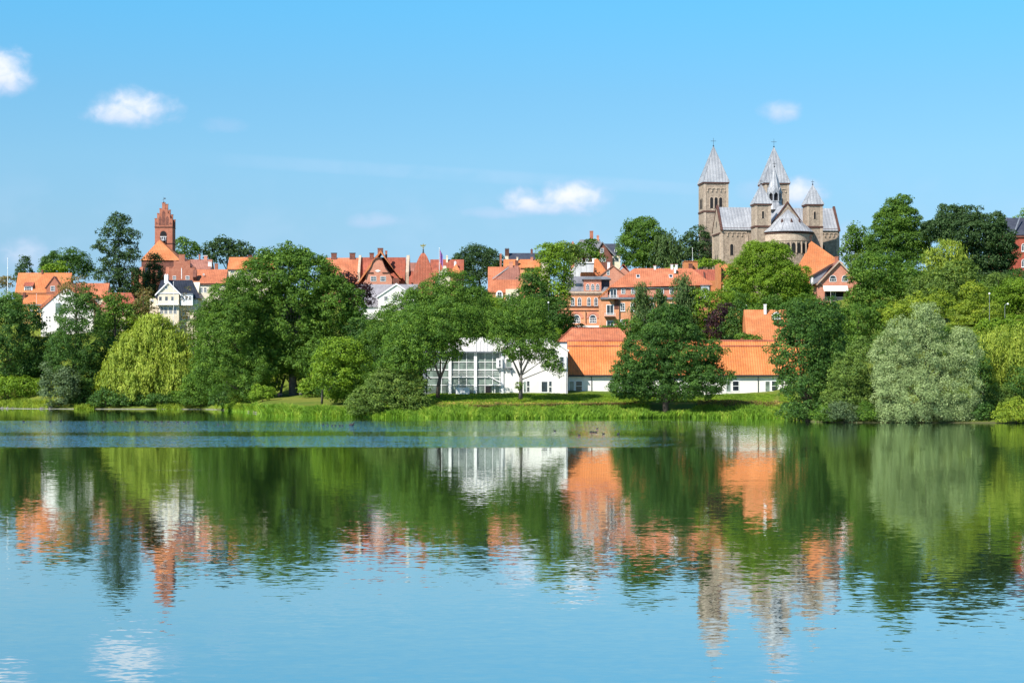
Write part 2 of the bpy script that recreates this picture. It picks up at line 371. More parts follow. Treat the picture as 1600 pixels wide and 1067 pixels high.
def water_mat():
    m, t, b = newmat('lake_water'); N = t.N; N.remove(b)
    geo = t.node('ShaderNodeNewGeometry').outputs['Position']; x, y, z = t.sep(geo)
    nA = t.noise(t.comb(t.math('MULTIPLY', x, .5), y, 0.0), 1.9, 2.5, .55, .3)
    nB = t.noise(t.comb(t.math('MULTIPLY', x, .7), t.math('ADD', y, 37.0), 0.0), 4.1, 2.0, .5)
    nC = t.noise(t.comb(t.math('MULTIPLY', x, .4), y, 5.0), .23, 2.0, .5)
    # where the breeze touches the lake
    e = t.noise(t.comb(t.math('MULTIPLY', x, .02), t.math('MULTIPLY', y, .05), 0.0), 1.0, 6.0, .7).outputs[0]
    yy = t.math('ADD', y, t.math('MULTIPLY', t.math('SUBTRACT', e, .5), 15.0))
    band = t.math('MULTIPLY', t.sstep(yy, 249.0, 257.0), t.sstep(yy, 440.0, 425.0))
    lull = t.math('MULTIPLY', t.sstep(yy, 300.0, 312.0), t.sstep(yy, 345.0, 328.0))
    band = t.math('MULTIPLY', band, t.math('SUBTRACT', 1.0, t.math('MULTIPLY', lull, .72)))
    xn = t.math('DIVIDE', x, y)
    east = t.sstep(t.math('ADD', xn, t.math('MULTIPLY', t.math('SUBTRACT', e, .5), .10)), .035, .115, 1.0, .07)
    mid = t.sstep(xn, -.065, .0, 1.0, .62)
    band = t.math('MULTIPLY', t.math('MULTIPLY', band, east), mid)
    # slender cat's paws nearer the camera
    s = t.noise(t.comb(t.math('MULTIPLY', x, .012), t.math('MULTIPLY', y, .22), 3.0), 1.0, 3.0, .6).outputs[0]
    paws = t.math('MULTIPLY', t.sstep(s, .62, .74, 0, .10), t.sstep(y, 110.0, 170.0))
    fs = t.noise(t.comb(t.math('MULTIPLY', x, .035), t.math('MULTIPLY', y, .30), 9.0), 1.0, 4.0, .7).outputs[0]
    band = t.math('MULTIPLY', band, t.sstep(fs, .36, .58, .22, 1.0))
    rip = t.math('MAXIMUM', band, paws)
    ampB = t.math('ADD', .026, t.math('MULTIPLY', rip, 1.3))
    calm = t.sstep(y, 60.0, 240.0, 1.0, .55)
    def slope(n, k):
        c = n.outputs[1]; v = t.node('ShaderNodeVectorMath', operation='SUBTRACT'); t.put(v.inputs[0], c); v.inputs[1].default_value = (.5,.5,.5)
        w = t.node('ShaderNodeVectorMath', operation='SCALE'); t.L.new(v.outputs[0], w.inputs[0]); t.put(w.inputs[3], k); return w.outputs[0]
    a = t.node('ShaderNodeVectorMath', operation='ADD')
    t.put(a.inputs[0], slope(nA, t.math('MULTIPLY', calm, .026))); t.put(a.inputs[1], slope(nB, ampB))
    a2 = t.node('ShaderNodeVectorMath', operation='ADD'); t.L.new(a.outputs[0], a2.inputs[0]); t.put(a2.inputs[1], slope(nC, .007))
    sx, sy, sz = t.sep(a2.outputs[0])
    nrm = t.node('ShaderNodeVectorMath', operation='NORMALIZE'); t.put(nrm.inputs[0], t.comb(sx, sy, 1.0))
    gl = t.node('ShaderNodeBsdfGlossy'); gl.inputs['Roughness'].default_value = .02; gl.inputs[0].default_value = (.90,.97,.94,1)
    t.L.new(nrm.outputs[0], gl.inputs['Normal'])
    df = t.node('ShaderNodeBsdfDiffuse'); df.inputs[0].default_value = (.020,.042,.016,1)
    fr = t.node('ShaderNodeFresnel'); fr.inputs[0].default_value = 1.33
    mx = t.node('ShaderNodeMixShader'); t.put(mx.inputs[0], t.math('ADD', t.math('MULTIPLY', fr.outputs[0], .36), .64, clamp=True))
    t.L.new(df.outputs[0], mx.inputs[1]); t.L.new(gl.outputs[0], mx.inputs[2])
    t.L.new(mx.outputs[0], N['Material Output'].inputs[0]); return m
M_ground = ground_mat(); M_water = water_mat()

# ------------------------------------------------------------------ ground and water
def terrain():
    ps = [-9000,-6000,-4000,-2500,-1500,-900]+list(range(-600, 2200, 14))+[2200,2600,3200,4200,6000,8000,11000]
    offs = [-400,-300,-200,-120,-60,-20,-8,-3,-1,0,1,2,3,4,5,6,8,10,12,14,15,17,20,24,28,33,38,44,50,60,70,80,90,100,110,120,130,140,150,165,
            180,190,200,215,230,245,260,280,300,330,370,420,500,650,900,1200,1800,2600,4000]
    vs = []; fs = []; rnd = random.Random(4)
    for o in offs:
        for p in ps:
            s = shore(p); Y = max(s+o, 24 + (o+400)*.05)
            z = zg_p(p, o)
            if o > 6: z += rnd.uniform(-.08, .08)*min(1, o/40)
            vs.append((PX(p, Y), Y, z))
    k = len(ps)
    for i in range(len(offs)-1):
        for j in range(k-1): a = i*k+j; fs.append((a, a+1, a+k+1, a+k))
    me = bpy.data.meshes.new('ground'); me.from_pydata(vs, [], fs); me.materials.append(M_ground)
    me.polygons.foreach_set('use_smooth', [True]*len(me.polygons))
    tag(link(bpy.data.objects.new('ground', me)), kind='structure')
    m = MB(); prev = None
    for (a, b) in zip([(-200,6.3),(-6,6.2),(2,5.2),(10,2.2),(18,0.0),(24,-1.4)], [(-6,6.2),(2,5.2),(10,2.2),(18,0.0),(24,-1.4),(34,-3.2)]):
        m.poly([(-500,a[0],a[1]),(500,a[0],a[1]),(500,b[0],b[1]),(-500,b[0],b[1])])
    tag(m.build('near_bank', M_ground), kind='structure')
    w = MB(); w.poly([(-3000,12,0),(3000,12,0),(3000,900,0),(-3000,900,0)])
    tag(w.build('water', M_water), kind='structure')
terrain()
# ------------------------------------------------------------------ buildings
class Bld:
    """a building laid out from its front wall; x() / z() give local metres for a picture column / row dy metres behind the front"""
    def __init__(s, name, label, px, D, cat='building', group=None, sink=1.0, rz=0.0):
        s.D = D; s.X = PX(px, D); s.zb = zg(s.X, D)-sink
        s.root = tag(empty(name, (s.X, D, s.zb), rz), label, cat, group)
    def x(s, px, dy=0.0): return PX(px, s.D+dy)-s.X
    def z(s, py, dy=0.0): return PZ(py, s.D+dy)-s.zb
    def part(s, name, mb, mat, parent=None, smooth=False, label=None):
        o = mb.build(name, mat, parent or s.root, smooth)
        if label: o['label'] = label
        return o
    def bx(s, name, mat, x0, x1, y0, y1, zt, zb_, parent=None):
        m = MB(); m.box(s.x(x0, y0), s.x(x1, y0), y0, y1, (s.z(zb_, y0) if zb_ is not None else 0), s.z(zt, y0)); return s.part(name, m, mat, parent)
    def chimney(s, x0, x1, top, bot, dy, mat=None, depth=.9, pots=0, cap=None):
        m = MB(); a, b = s.x(x0, dy), s.x(x1, dy); zt, z0 = s.z(top, dy), s.z(bot, dy)-.6
        m.box(a, b, dy-depth/2, dy+depth/2, z0, zt-.25)
        m.box(a-.08, b+.08, dy-depth/2-.08, dy+depth/2+.08, zt-.25, zt)
        for i in range(pots): m.cone(a+(b-a)*(i+.5)/pots, dy, zt, zt+.4, .16, .13, 8)
        o = s.part('chimney', m, mat or M_brick_red)
        if cap: c = MB(); c.box(a-.14, b+.14, dy-depth/2-.14, dy+depth/2+.14, zt+.003, zt+.18); s.part('chimney_cap', c, cap, o)
        return o
    def win(s, x0, x1, top, bot, y=0.0, nv=1, nh=1, arch=False, bar=.13, frame=None, pane=None, name='window', sill=False):
        a, b, z0, z1 = s.x(x0, y), s.x(x1, y), s.z(bot, y), s.z(top, y); return win_m(s, a, b, z0, z1, y, nv, nh, arch, bar, frame, pane, name, sill)

def win_m(s, a, b, z0, z1, y, nv=1, nh=1, arch=False, bar=.13, frame=None, pane=None, name='window', sill=False, off=0.0):
    f = MB(); p = MB(); y -= off
    r = (b-a)/2; zc = z1-r if arch else z1
    f.box(a, a+bar, y-.09, y+.1, z0, zc); f.box(b-bar, b, y-.09, y+.1, z0, zc); f.box(a+bar, b-bar, y-.09, y+.1, z0, z0+bar)
    if arch:
        n = 8; o_ = [((a+b)/2+r*math.cos(math.pi*i/n), zc+r*math.sin(math.pi*i/n)) for i in range(n+1)]
        i_ = [((a+b)/2+(r-bar)*math.cos(math.pi*i/n), zc+(r-bar)*math.sin(math.pi*i/n)) for i in range(n+1)]
        for i in range(n): f.exy([o_[i], o_[i+1], i_[i+1], i_[i]], y-.09, y+.1)
        p.exy([(a+.03, z0+.03), (b-.03, z0+.03)]+[((a+b)/2+(r-.03)*math.cos(math.pi*i/n), zc+(r-.03)*math.sin(math.pi*i/n)) for i in range(n+1)], y-.03, y+.05)
    else:
        f.box(a+bar, b-bar, y-.09, y+.1, z1-bar, z1); p.box(a+.03, b-.03, y-.03, y+.05, z0+.03, z1-.03)
    w = bar*.6
    for i in range(1, nv+1):
        x = a+(b-a)*i/(nv+1); f.box(x-w/2, x+w/2, y-.075, y-.031, z0+bar, zc if arch else z1-bar)
    for i in range(1, nh+1):
        z = z0+(zc-z0)*i/(nh+1) if not arch else z0+(zc-z0)*i/nh
        f.box(a+bar, b-bar, y-.07, y-.031, z-w/2, z+w/2)
    o = s.part(name, f, frame or M_trim); s.part('pane', p, pane or M_glass, o)
    if sill: q = MB(); q.box(a-.1, b+.1, y-.2, y+.0, z0-.14, z0-.003); s.part('sill', q, M_trim, o)
    return o

def cathedral():
    D0 = 720.0; th = R(6.5); X0 = PX(1210, D0); zb = zg(X0, D0)-2
    root = tag(empty('cathedral', (X0, D0, zb), th), 'large granite church with five lead covered pointed towers and a round apse on the hilltop', 'cathedral')
    class S: pass
    s = Bld.__new__(Bld); s.D = D0; s.X = X0; s.zb = zb; s.root = root
    Z = lambda z: z-zb
    eave, ridge = Z(63.9), Z(71.7)
    def corbels(m, x0, x1, y, z, step=1.55, ax='x'):
        n = max(1, int((x1-x0)/step)); st = (x1-x0)/n
        for i in range(n+1):
            c = x0+i*st
            if ax == 'x': m.box(c-.22, c+.22, y-.28, y+.05, z-.75, z)
            else: m.box(y-.28, y+.05, c-.22, c+.22, z-.75, z)
        for i in range(n):
            c = x0+(i+.5)*st; k = 5
            pts = [(c+st*.5*math.cos(math.pi*j/k), z+.0+.45*math.sin(math.pi*j/k)) for j in range(k+1)]
            if ax == 'x': m.exy(pts+[(c-st/2, z+.75), (c+st/2, z+.75)], y-.24, y+.03)
    # transept
    w = MB(); w.house_x(-21.3, 22.3, -6.5, 6.5, 0, eave, ridge-.25)
    tr = s.part('transept_wall', w, M_stone)
    q = MB(); corbels(q, -20.6, -11.8, -6.5, Z(61.6)); s.part('arched_frieze', q, M_stone_pale, tr); q = MB(); corbels(q, 12.2, 21.6, -6.5, Z(61.6)); s.part('arched_frieze', q, M_stone_pale, tr)
    q = MB(); q.box(-21.45, 22.45, -6.72, -6.5, Z(62.9), Z(63.8)); q.box(-21.6, -21.3, -6.5, 6.5, Z(61.6), Z(62.1)); s.part('cornice', q, M_stone_dark, tr)
    for x in (-21.3, -12.3, 13.0, 22.3-1.2): s.part('pilaster', MB().box(x, x+1.1, -6.7, -6.5, 0, Z(61.5)), M_stone_pale, tr)
    for y in (-6.5, 5.3): s.part('pilaster', MB().box(-21.5, -21.3, y, y+1.2, 0, Z(61.5)), M_stone_pale, tr)
    pass
    r = MB(); r.gable_x(-20.6, 21.6, -6.5, 6.5, eave, ridge, .55, .3, 0); s.part('transept_roof', r, M_lead)
    for x in (-21.45, 21.6):
        c = MB(); c.gable_x(x, x+.85, -6.5, 6.5, eave+.35, ridge+.75, .75, .6, 0); s.part('gable_coping', c, M_stone_dark)
    def slit(a, b, z0, z1, y, name='window'):
        m = MB(); r_ = (b-a)/2; n = 8
        pts = [(a, z0), (b, z0)]+[((a+b)/2+r_*math.cos(math.pi*i/n), z1-r_+r_*math.sin(math.pi*i/n)) for i in range(n+1)]
        m.exy(pts, y-.05, y+.2); o = s.part(name, m, M_dark)
        k = [((a+b)/2+(r_+.22)*math.cos(math.pi*i/n), z1-r_+(r_+.22)*math.sin(math.pi*i/n)) for i in range(n+1)]
        j = [((a+b)/2+r_*math.cos(math.pi*i/n), z1-r_+r_*math.sin(math.pi*i/n)) for i in range(n+1)]
        f = MB()
        for i in range(n): f.exy([k[i], k[i+1], j[i+1], j[i]], y-.14, y+.1)
        f.box(a-.22, a, y-.14, y+.1, z0, z1-r_); f.box(b, b+.22, y-.14, y+.1, z0, z1-r_)
        s.part('window_surround', f, M_stone_pale, o)
    # windows of the left gable face -x
    for y, z0 in ((-1.2, 52.5), (1.6, 52.5), (0.0, 64.5)):
        m = MB(); m.exx([(y-.4, Z(z0)), (y+.4, Z(z0)), (y+.4, Z(z0+1.7)), (y, Z(z0+2.2)), (y-.4, Z(z0+1.7))], -21.36, -21.1); s.part('window', m, M_dark)
    for x in (-17.2, 16.2): slit(x-.6, x+.6, Z(54), Z(58), -6.5)
    # nave
    w = MB(); w.house_y(-5.8, 5.8, 6.5, 45, 0, eave, ridge-.25); s.part('nave_wall', w, M_stone)
    r = MB(); r.gable_y(-5.8, 5.8, 5.5, 45, eave, ridge-.02, .5, .3, 0); s.part('nave_roof', r, M_lead)
    # chancel
    w = MB(); w.house_y(-6.2, 6.2, -19, -6.5, 0, Z(63.6), Z(71.3)); ch = s.part('chancel_wall', w, M_stone)
    r = MB(); r.gable_y(-6.2, 6.2, -18.3, -5.5, Z(63.6), Z(71.55), .4, .3, 0); s.part('chancel_roof', r, M_lead)
    c = MB(); c.gable_y(-6.2, 6.2, -19.2, -18.4, Z(63.9), Z(72.35), .5, .62, 0); s.part('chancel_coping', c, M_stone_dark)
    # apse
    w = MB(); w.cone(0, -19, 0, Z(61.0), 8.6, 8.6, 28, 0, 180, 360); ap = s.part('apse_wall', w, M_stone)
    w = MB(); w.cone(0, -19.02, Z(57.9), Z(60.3), 8.72, 8.72, 28, 0, 180, 360); s.part('apse_band', w, M_stone_pale, ap)
    w = MB(); w.cone(0, -19.02, Z(60.45), Z(61.2), 8.95, 8.95, 28, 0, 180, 360); s.part('apse_cornice', w, M_stone_dark, ap)
    r = MB(); r.cone(0, -19.2, Z(61.2), Z(69.3), 9.25, .15, 28, 0, 180, 360); s.part('apse_roof', r, M_lead)
    for i in range(5):   # roof ribs with small dormer vents
        a = R(215+27*i); c, sn = math.cos(a), math.sin(a); rr = 5.2; x, y = rr*c, -19.2+rr*sn
        v = MB(); v.tube([(9.2*c, -19.2+9.2*sn, Z(61.35)), (.3*c, -19.2+.3*sn, Z(69.2))], [.09, .09], 4); s.part('roof_rib', v, M_lead)
    for i in range(3):
        a = R(232+38*i); c, sn = math.cos(a), math.sin(a); rr = 5.0; x, y = rr*c, -19.2+rr*sn; z = Z(61.2)+8.1*(1-rr/9.25)
        v = MB(); v.exy([(x-.45, z-.5), (x+.45, z-.5), (x, z+.9)], y-.65, y+.5); s.part('roof_vent', v, M_stone_dark)
    for i in range(13):
        a = R(192+13*i); c, sn = math.cos(a), math.sin(a)
        m = MB(); rr = 8.66
        pts = []
        for (u, z) in [(-.55, 53.6), (.55, 53.6), (.55, 56.5), (.39, 57.0), (0, 57.25), (-.39, 57.0), (-.55, 56.5)]: pts.append((u, z))
        A = [(rr*c-u*sn, -19+rr*sn+u*c, Z(z)) for u, z in pts]; B_ = [((rr-.5)*c-u*sn, -19+(rr-.5)*sn+u*c, Z(z)) for u, z in pts]
        m.solid(A, B_); s.part('gallery_arch', m, M_dark, ap)
        m = MB(); x, y = (rr+.12)*math.cos(a+R(6.5)), -19+(rr+.12)*math.sin(a+R(6.5)); m.cone(x, y, Z(53.6), Z(57.6), .2, .2, 8); s.part('column', m, M_stone_pale, ap)
    # flanking east towers
    def cross(x, y, z, h, par):
        m = MB(); m.cone(x, y, z-.3, z+h, .07, .05, 6); m.box(x-h*.3, x+h*.3, y-.05, y+.05, z+h*.62, z+h*.62+.13)
        m.cone(x, y, z+.1, z+.35, .12, .34, 10); m.cone(x, y, z+.35, z+.6, .34, .12, 10); s.part('cross', m, M_iron, par)
    def tower(cx, cy, hw, zbase, zspire, ztop, zc, crossh, friezes=True):
        w = MB(); w.box(cx-hw, cx+hw, cy-hw, cy+hw, zbase, zspire); o = s.part('tower', w, M_stone)
        c = MB(); e = hw+.22
        c.box(cx-e, cx+e, cy-e, cy+e, zc-.35, zc+.3); s.part('string_course', c, M_stone_dark, o); c = MB(); c.box(cx-e-.1, cx+e+.1, cy-e-.1, cy+e+.1, zspire-.55, zspire-.01); s.part('cornice', c, M_stone_dark, o)
        p = MB()
        for sx in (-1, 1):
            x0 = cx+sx*hw-(.9 if sx > 0 else 0); p.box(x0, x0+.9, cy-hw-.15, cy-hw, zbase, zc-.36); p.box(x0, x0+.9, cy-hw-.12, cy-hw, zc+.31, zspire-.56)
        s.part('corner_strips', p, M_stone_pale, o)
        r = MB(); r.pyr(cx-hw, cx+hw, cy-hw, cy+hw, zspire, ztop, .42, .12); sp = s.part('spire', r, M_lead, o)
        v = MB()
        for sx in (-1, 1): 
            for sy in (-1, 1): v.tube([(cx+sx*(hw+.42), cy+sy*(hw+.42), zspire+.05), (cx+sx*.12, cy+sy*.12, ztop)], [.11, .09], 4)
        s.part('spire_hips', v, M_lead, o); cross(cx, cy, ztop, crossh, o); return o
    for sx in (-1, 1):
        cx, cy, hw = sx*9.3, -18.0, 2.85
        o = tower(cx, cy, hw, 0, Z(71.2), Z(78.1), Z(63.2), 1.9)
        slit(cx-.38, cx+.38, Z(66.0), Z(68.6), cy-hw)
    # west towers
    for sx in (-1, 1):
        cx, cy, hw = sx*11.9, 48.5, 4.8
        o = tower(cx, cy, hw, 0, Z(85.2), Z(99.3), Z(74.0), 3.4)
        q = MB(); corbels(q, cx-3.4, cx+3.4, cy-hw, Z(82.3), 1.4); s.part('arched_frieze', q, M_stone_pale, o)
        for i in (-1, 0, 1): slit(cx+i*1.75-.62, cx+i*1.75+.62, Z(75.2), Z(79.4), cy-hw)
        for i in (-1, 0, 1):
            m = MB(); m.exx([(cy+i*1.75-.6, Z(75.2)), (cy+i*1.75+.6, Z(75.2)), (cy+i*1.75+.6, Z(78.8)), (cy+i*1.75, Z(79.4)), (cy+i*1.75-.6, Z(78.8))], cx-hw-.05, cx-hw+.1); s.part('window', m, M_dark)
        if sx < 0:
            pass
    # ridge turret
    m = MB(); m.cone(0, 0, ridge-.9, Z(73.6), 3.6, 2.5, 8, 22.5); tu = s.part('ridge_turret', m, M_lead)
    m = MB(); m.cone(0, 0, Z(73.6), Z(77.6), 1.95, 1.95, 8, 22.5); s.part('lantern_core', m, M_dark, tu)
    m = MB()
    for i in range(8):
        a = R(22.5+45*i); m.cone(2.5*math.cos(a), 2.5*math.sin(a), Z(73.6), Z(77.2), .26, .26, 6)
        b = R(45*i); c, sn = math.cos(b), math.sin(b); A = [(-1.0, 76.4), (-1.0, 77.3), (0, 78.9), (1.0, 77.3), (1.0, 76.4), (.6, 76.4), (0, 77.2), (-.6, 76.4)]
        m.solid([(2.5*c-u*sn, 2.5*sn+u*c, Z(z)) for u, z in A], [(2.15*c-u*sn, 2.15*sn+u*c, Z(z)) for u, z in A])
    m.cone(0, 0, Z(73.55), Z(74.1), 2.65, 2.65, 8, 22.5); s.part('lantern_arcade', m, M_lead, tu)
    m = MB(); m.cone(0, 0, Z(77.3), Z(86.3), 2.75, .06, 8, 22.5); s.part('spire', m, M_lead, tu); cross(0, 0, Z(86.2), 2.2, tu)
cathedral()

def brick_church():
    s = Bld('brick_church', 'old red brick church with stepped gable bell tower and steep orange roof', 255, 772, 'church', sink=2)
    x0, x1 = s.x(242), s.x(269.4); zt = s.z(353.7); z1 = s.z(317.5); cx = (x0+x1)/2
    w = MB(); w.box(x0, x1, 0, 6.9, 0, zt); tw = s.part('tower', w, M_brick_red)
    steps = [(13.9, 353.7, 342), (10.2, 342, 334), (6.4, 334, 326.5), (2.4, 326.5, 317.5)]
    for y in (-.05, 6.2):
        g = MB()
        for hw, a, b in steps:
            h = hw*s.D/F; g.box(cx-h, cx+h, y, y+.75, s.z(a)-(.01 if a < 353 else -0.003), s.z(b)); g.box(cx-h-.12, cx-h+.7, y-.08, y+.83, s.z(b), s.z(b)+.22); g.box(cx+h-.7, cx+h+.12, y-.08, y+.83, s.z(b), s.z(b)+.22)
        s.part('stepped_gable', g, M_brick_red, tw)
    r = MB(); r.gable_y(x0+.3, x1-.3, .8, 6.1, zt, s.z(324), .1, .2, 0); s.part('tower_roof', r, M_tile_red, tw)
    for (u, a, b, w_) in [(-5.6, 352, 338.5, .55), (0, 352, 330, .62), (5.6, 352, 338.5, .55), (-10.8, 351, 347.5, .45), (10.8, 351, 347.5, .45)]:
        c = cx+u*s.D/F; m = MB(); m.exy([(c-w_, s.z(a)), (c+w_, s.z(a)), (c+w_, s.z(b)-.5), (c, s.z(b)+.25), (c-w_, s.z(b)-.5)], -.085, 0.01); s.part('blind_niche', m, M_brick_dark, tw)
    c = MB(); c.box(x0-.15, x1+.15, -.16, 7.05, zt-.5, zt-.2); c.box(x0-.12, x1+.12, -.12, 7.02, s.z(381.5), s.z(380)); s.part('string_course', c, M_stone_dark, tw)
    c0 = s.x(255.3); m = MB(); r_ = 1.3
    arc = [(c0+r_*math.cos(math.pi*i/10), s.z(367)+1.5*math.sin(math.pi*i/10)) for i in range(11)]
    m.exy([(c0-r_, s.z(379)), (c0+r_, s.z(379))]+arc, -.04, .2); bo = s.part('bell_opening', m, M_dark, tw)
    m = MB(); m.cone(c0+.2, -.35, s.z(376.5), s.z(372), .75, .35, 12); m.cone(c0+.2, -.35, s.z(372), s.z(370.5), .35, .1, 12); s.part('bell', m, M_grey, bo)
    m = MB(); m.box(c0-1.25, c0+1.25, -.15, -.05, s.z(370.3), s.z(369.5)); m.box(c0+.85, c0+1.0, -.16, -.04, s.z(379), s.z(369.4)); m.box(c0-.9, c0-.75, -.16, -.04, s.z(379), s.z(369.4)); s.part('bell_frame', m, M_trim, bo)
    m = MB(); z = s.z(317.5); m.cone(cx, .3, z, z+2.4, .06, .04, 6); m.cone(cx, .3, z+.2, z+.5, .12, .3, 8); m.box(cx-.05, cx+.75, .27, .33, z+1.6, z+2.0); m.box(cx-.5, cx, .28, .32, z+1.3, z+1.4); s.part('weather_vane', m, M_iron, tw)
    # choir with steep hipped roof in front of the tower
    a, b = s.x(221, -13), s.x(281, -13); y0 = -13; e = s.z(407, -13); ap = s.z(374.5, -5); ax = s.x(249, -5)
    m = MB(); n = 0; m.v = [(a-.4, y0-.4, e), (b+.4, y0-.4, e), (b+.4, 9, e), (a-.4, 9, e), (ax, -5, ap), (ax, 9, ap)]
    m.f = [(0, 1, 4), (1, 2, 5, 4), (3, 0, 4, 5), (2, 3, 5), (3, 2, 1, 0)]; s.part('choir_roof', m, M_tile)
    w = MB(); w.box(a, b, y0, 9, 0, e-.02); cw = s.part('choir_wall', w, M_brick_dark)
    for px in (221, 236, 262, 281):
        c = s.x(px, -13); m = MB(); m.exx([(y0-1.6, 0), (y0-1.6, e-6), (y0-.0, e-2.5), (y0, 0)], c-.6, c+.6); s.part('buttress', m, M_brick_red, cw)
    for px in (229, 249, 271):
        c = s.x(px, -13); m = MB(); m.exy([(c-.6, e-7), (c+.6, e-7), (c+.6, e-3), (c, e-2), (c-.6, e-3)], y0-.05, y0+.1); s.part('window', m, M_glass, cw)
    w = MB(); w.box(s.x(206, -10), s.x(220, -10), -10, 4, 0, s.z(421, -10)); s.part('side_wall', w, M_brick_dark)
    m = MB(); m.box(s.x(206, -11), s.x(210.5, -11), -12.4, -10.005, 0, s.z(420, -11)); s.part('buttress', m, M_brick_red)
brick_church()

def villa_left_orange():
    s = Bld('brick_house', 'broad brown brick house with orange roof, left of the white gable house', 66, 722, 'house')
    x0, x1 = s.x(25), s.x(106); y1 = 10; e, r = s.z(456.5), s.z(426.3, 5)
    w = MB(); w.house_x(x0, x1, 0, y1, 0, e, r-.3); s.part('wall', w, M_brick_dark)
    m = MB(); m.gable_x(x0, x1, 0, y1, e, r, .5, .3, .4); s.part('roof', m, M_tile)
    # cat slide dormer
    a, b = s.x(37.5), s.x(50.2); d = MB(); d.box(a, b, .5, 4, s.z(455.5, .5), s.z(447, .5)); do = s.part('dormer', d, M_trim)
    d = MB(); d.exx([(.1, s.z(447.3, .5)), (4.2, s.z(438, 4)), (4.2, s.z(437.3, 4)), (.1, s.z(446.3, .5))], a-.3, b+.3); s.part('dormer_roof', d, M_tile_red, do)
    o = s.win(38.6, 49, 448.3, 454.6, .5, nv=3, nh=1, bar=.12); o.parent = do
    # brick cross gable
    a, b = s.x(73), s.x(96); g = MB(); g.house_y(a, b, -.6, 6, 0, s.z(447), s.z(433)); go = s.part('gable', g, M_brick_red)
    g = MB(); g.gable_y(a, b, -.6, 6, s.z(447), s.z(431.5), .5, .3, .3); s.part('gable_roof', g, M_tile_brown, go)
    o = s.win(79, 86, 447, 455, -.6, nv=2, nh=1); o.parent = go
    s.win(29, 35, 459, 466, 0, nv=1, nh=1)
    s.chimney(65.2, 67.5, 422, 430, 5, M_brick_dark)
    s.part('gutter', MB().box(x0-.4, x1+.4, -.62, -.5, e-.45, e-.3), M_iron)
    t = Bld('yellow_house', 'low yellow house with orange roof in front of the brown brick house', 57, 706, 'house')
    x0, x1 = t.x(36), t.x(76); y1 = 8; e = t.z(474); r = t.z(461, 4)
    w = MB(); w.house_x(x0, x1, 0, y1, 0, e, r-.3); t.part('wall', w, M_yellow)
    m = MB(); m.gable_x(x0, x1, 0, y1, e, r, .5, .3, .3); t.part('roof', m, M_tile)
    t.part('gutter', MB().box(x0, x1, -.62, -.45, e-.75, e-.35), M_grey)
    for p in (47, 59): t.win(p, p+5.5, 481, 489, 0, nv=1, nh=1)
    t.chimney(36.5, 40, 457, 464, 3, M_brick_dark)
villa_left_orange()

def white_gable_house():
    s = Bld('white_house', 'tall white gable house with four tiny square windows, behind the left lakeside trees', 98, 690, 'house')
    x0, x1 = s.x(64), s.x(146); xm = s.x(105); y1 = 14; e = s.z(483); r = s.z(447)
    w = MB(); w.exy([(x0, 0), (x0, e), (xm, r), (x1, e), (x1, 0)], 0, y1); s.part('wall', w, M_white)
    k = (r-e)/(xm-x0)
    m = MB(); m.exy([(x0-.35, e-.35*k), (xm, r), (x1+.4, e-.4*k), (x1+.4, e-.4*k+1.3), (xm, r+1.6), (x0-.35, e-.35*k+1.3)], -.25, y1+.3); s.part('roof', m, M_tile2)
    for a in (71.6, 76.2):
        for b in (494.4, 499.2): s.win(a, a+2.6, b, b+2.9, 0, 0, 0, bar=.08, frame=M_white)
    o = s.win(86.3, 96, 473, 491, 0, nv=0, nh=0, bar=.1, pane=M_glass_green, name='tall_window')
    s.win(88, 95, 512, 517, 0, nv=1, nh=0)
    t = Bld('orange_roof_house', 'orange roof behind the tall white gable house, ending in a hip', 140, 712, 'house')
    x0, x1 = t.x(112), t.x(166); y1 = 9; e = t.z(462); r = t.z(442.5, 4.5)
    w = MB(); w.house_x(x0, x1, 0, y1, 0, e, r-.3); t.part('wall', w, M_cream)
    m = MB(); m.gable_x(x0, x1, 0, y1, e, r, .5, .3, .3); t.part('roof', m, M_tile2)
    for p in (118, 132, 150): t.win(p, p+5, 466, 473, 0, nv=1, nh=1)
    u = Bld('hipped_house', 'pale green walled house with faded red hipped roof', 190, 702, 'house')
    x0, x1 = u.x(158), u.x(215); y1 = 11; e = u.z(481); r = u.z(457.5, 5.5)
    w = MB(); w.box(x0, x1, 0, y1, 0, e); u.part('wall', w, surf('pale_green_render', sc((190,200,170), .7), None, .5, .9))
    m = MB(); m.hip_x(x0, x1, 0, y1, e, r, 1.5, u.x(215)-u.x(198), .5); u.part('roof', m, M_tile_red)
    for p in (176, 188, 201): u.win(p, p+5, 484, 490, 0, nv=1, nh=1)
    v = Bld('annex_house', 'low annex with brownish pink roof beside the pale green walled house', 176, 688, 'house')
    x0, x1 = v.x(158), v.x(196); y1 = 9; e = v.z(492); w = MB(); w.box(x0, x1, 0, y1, 0, e); v.part('wall', w, M_cream)
    m = MB(); m.hip_x(x0, x1, 0, y1, e, v.z(465, 4.5), .5, 7, .4); v.part('roof', m, M_tile_brown)
white_gable_house()

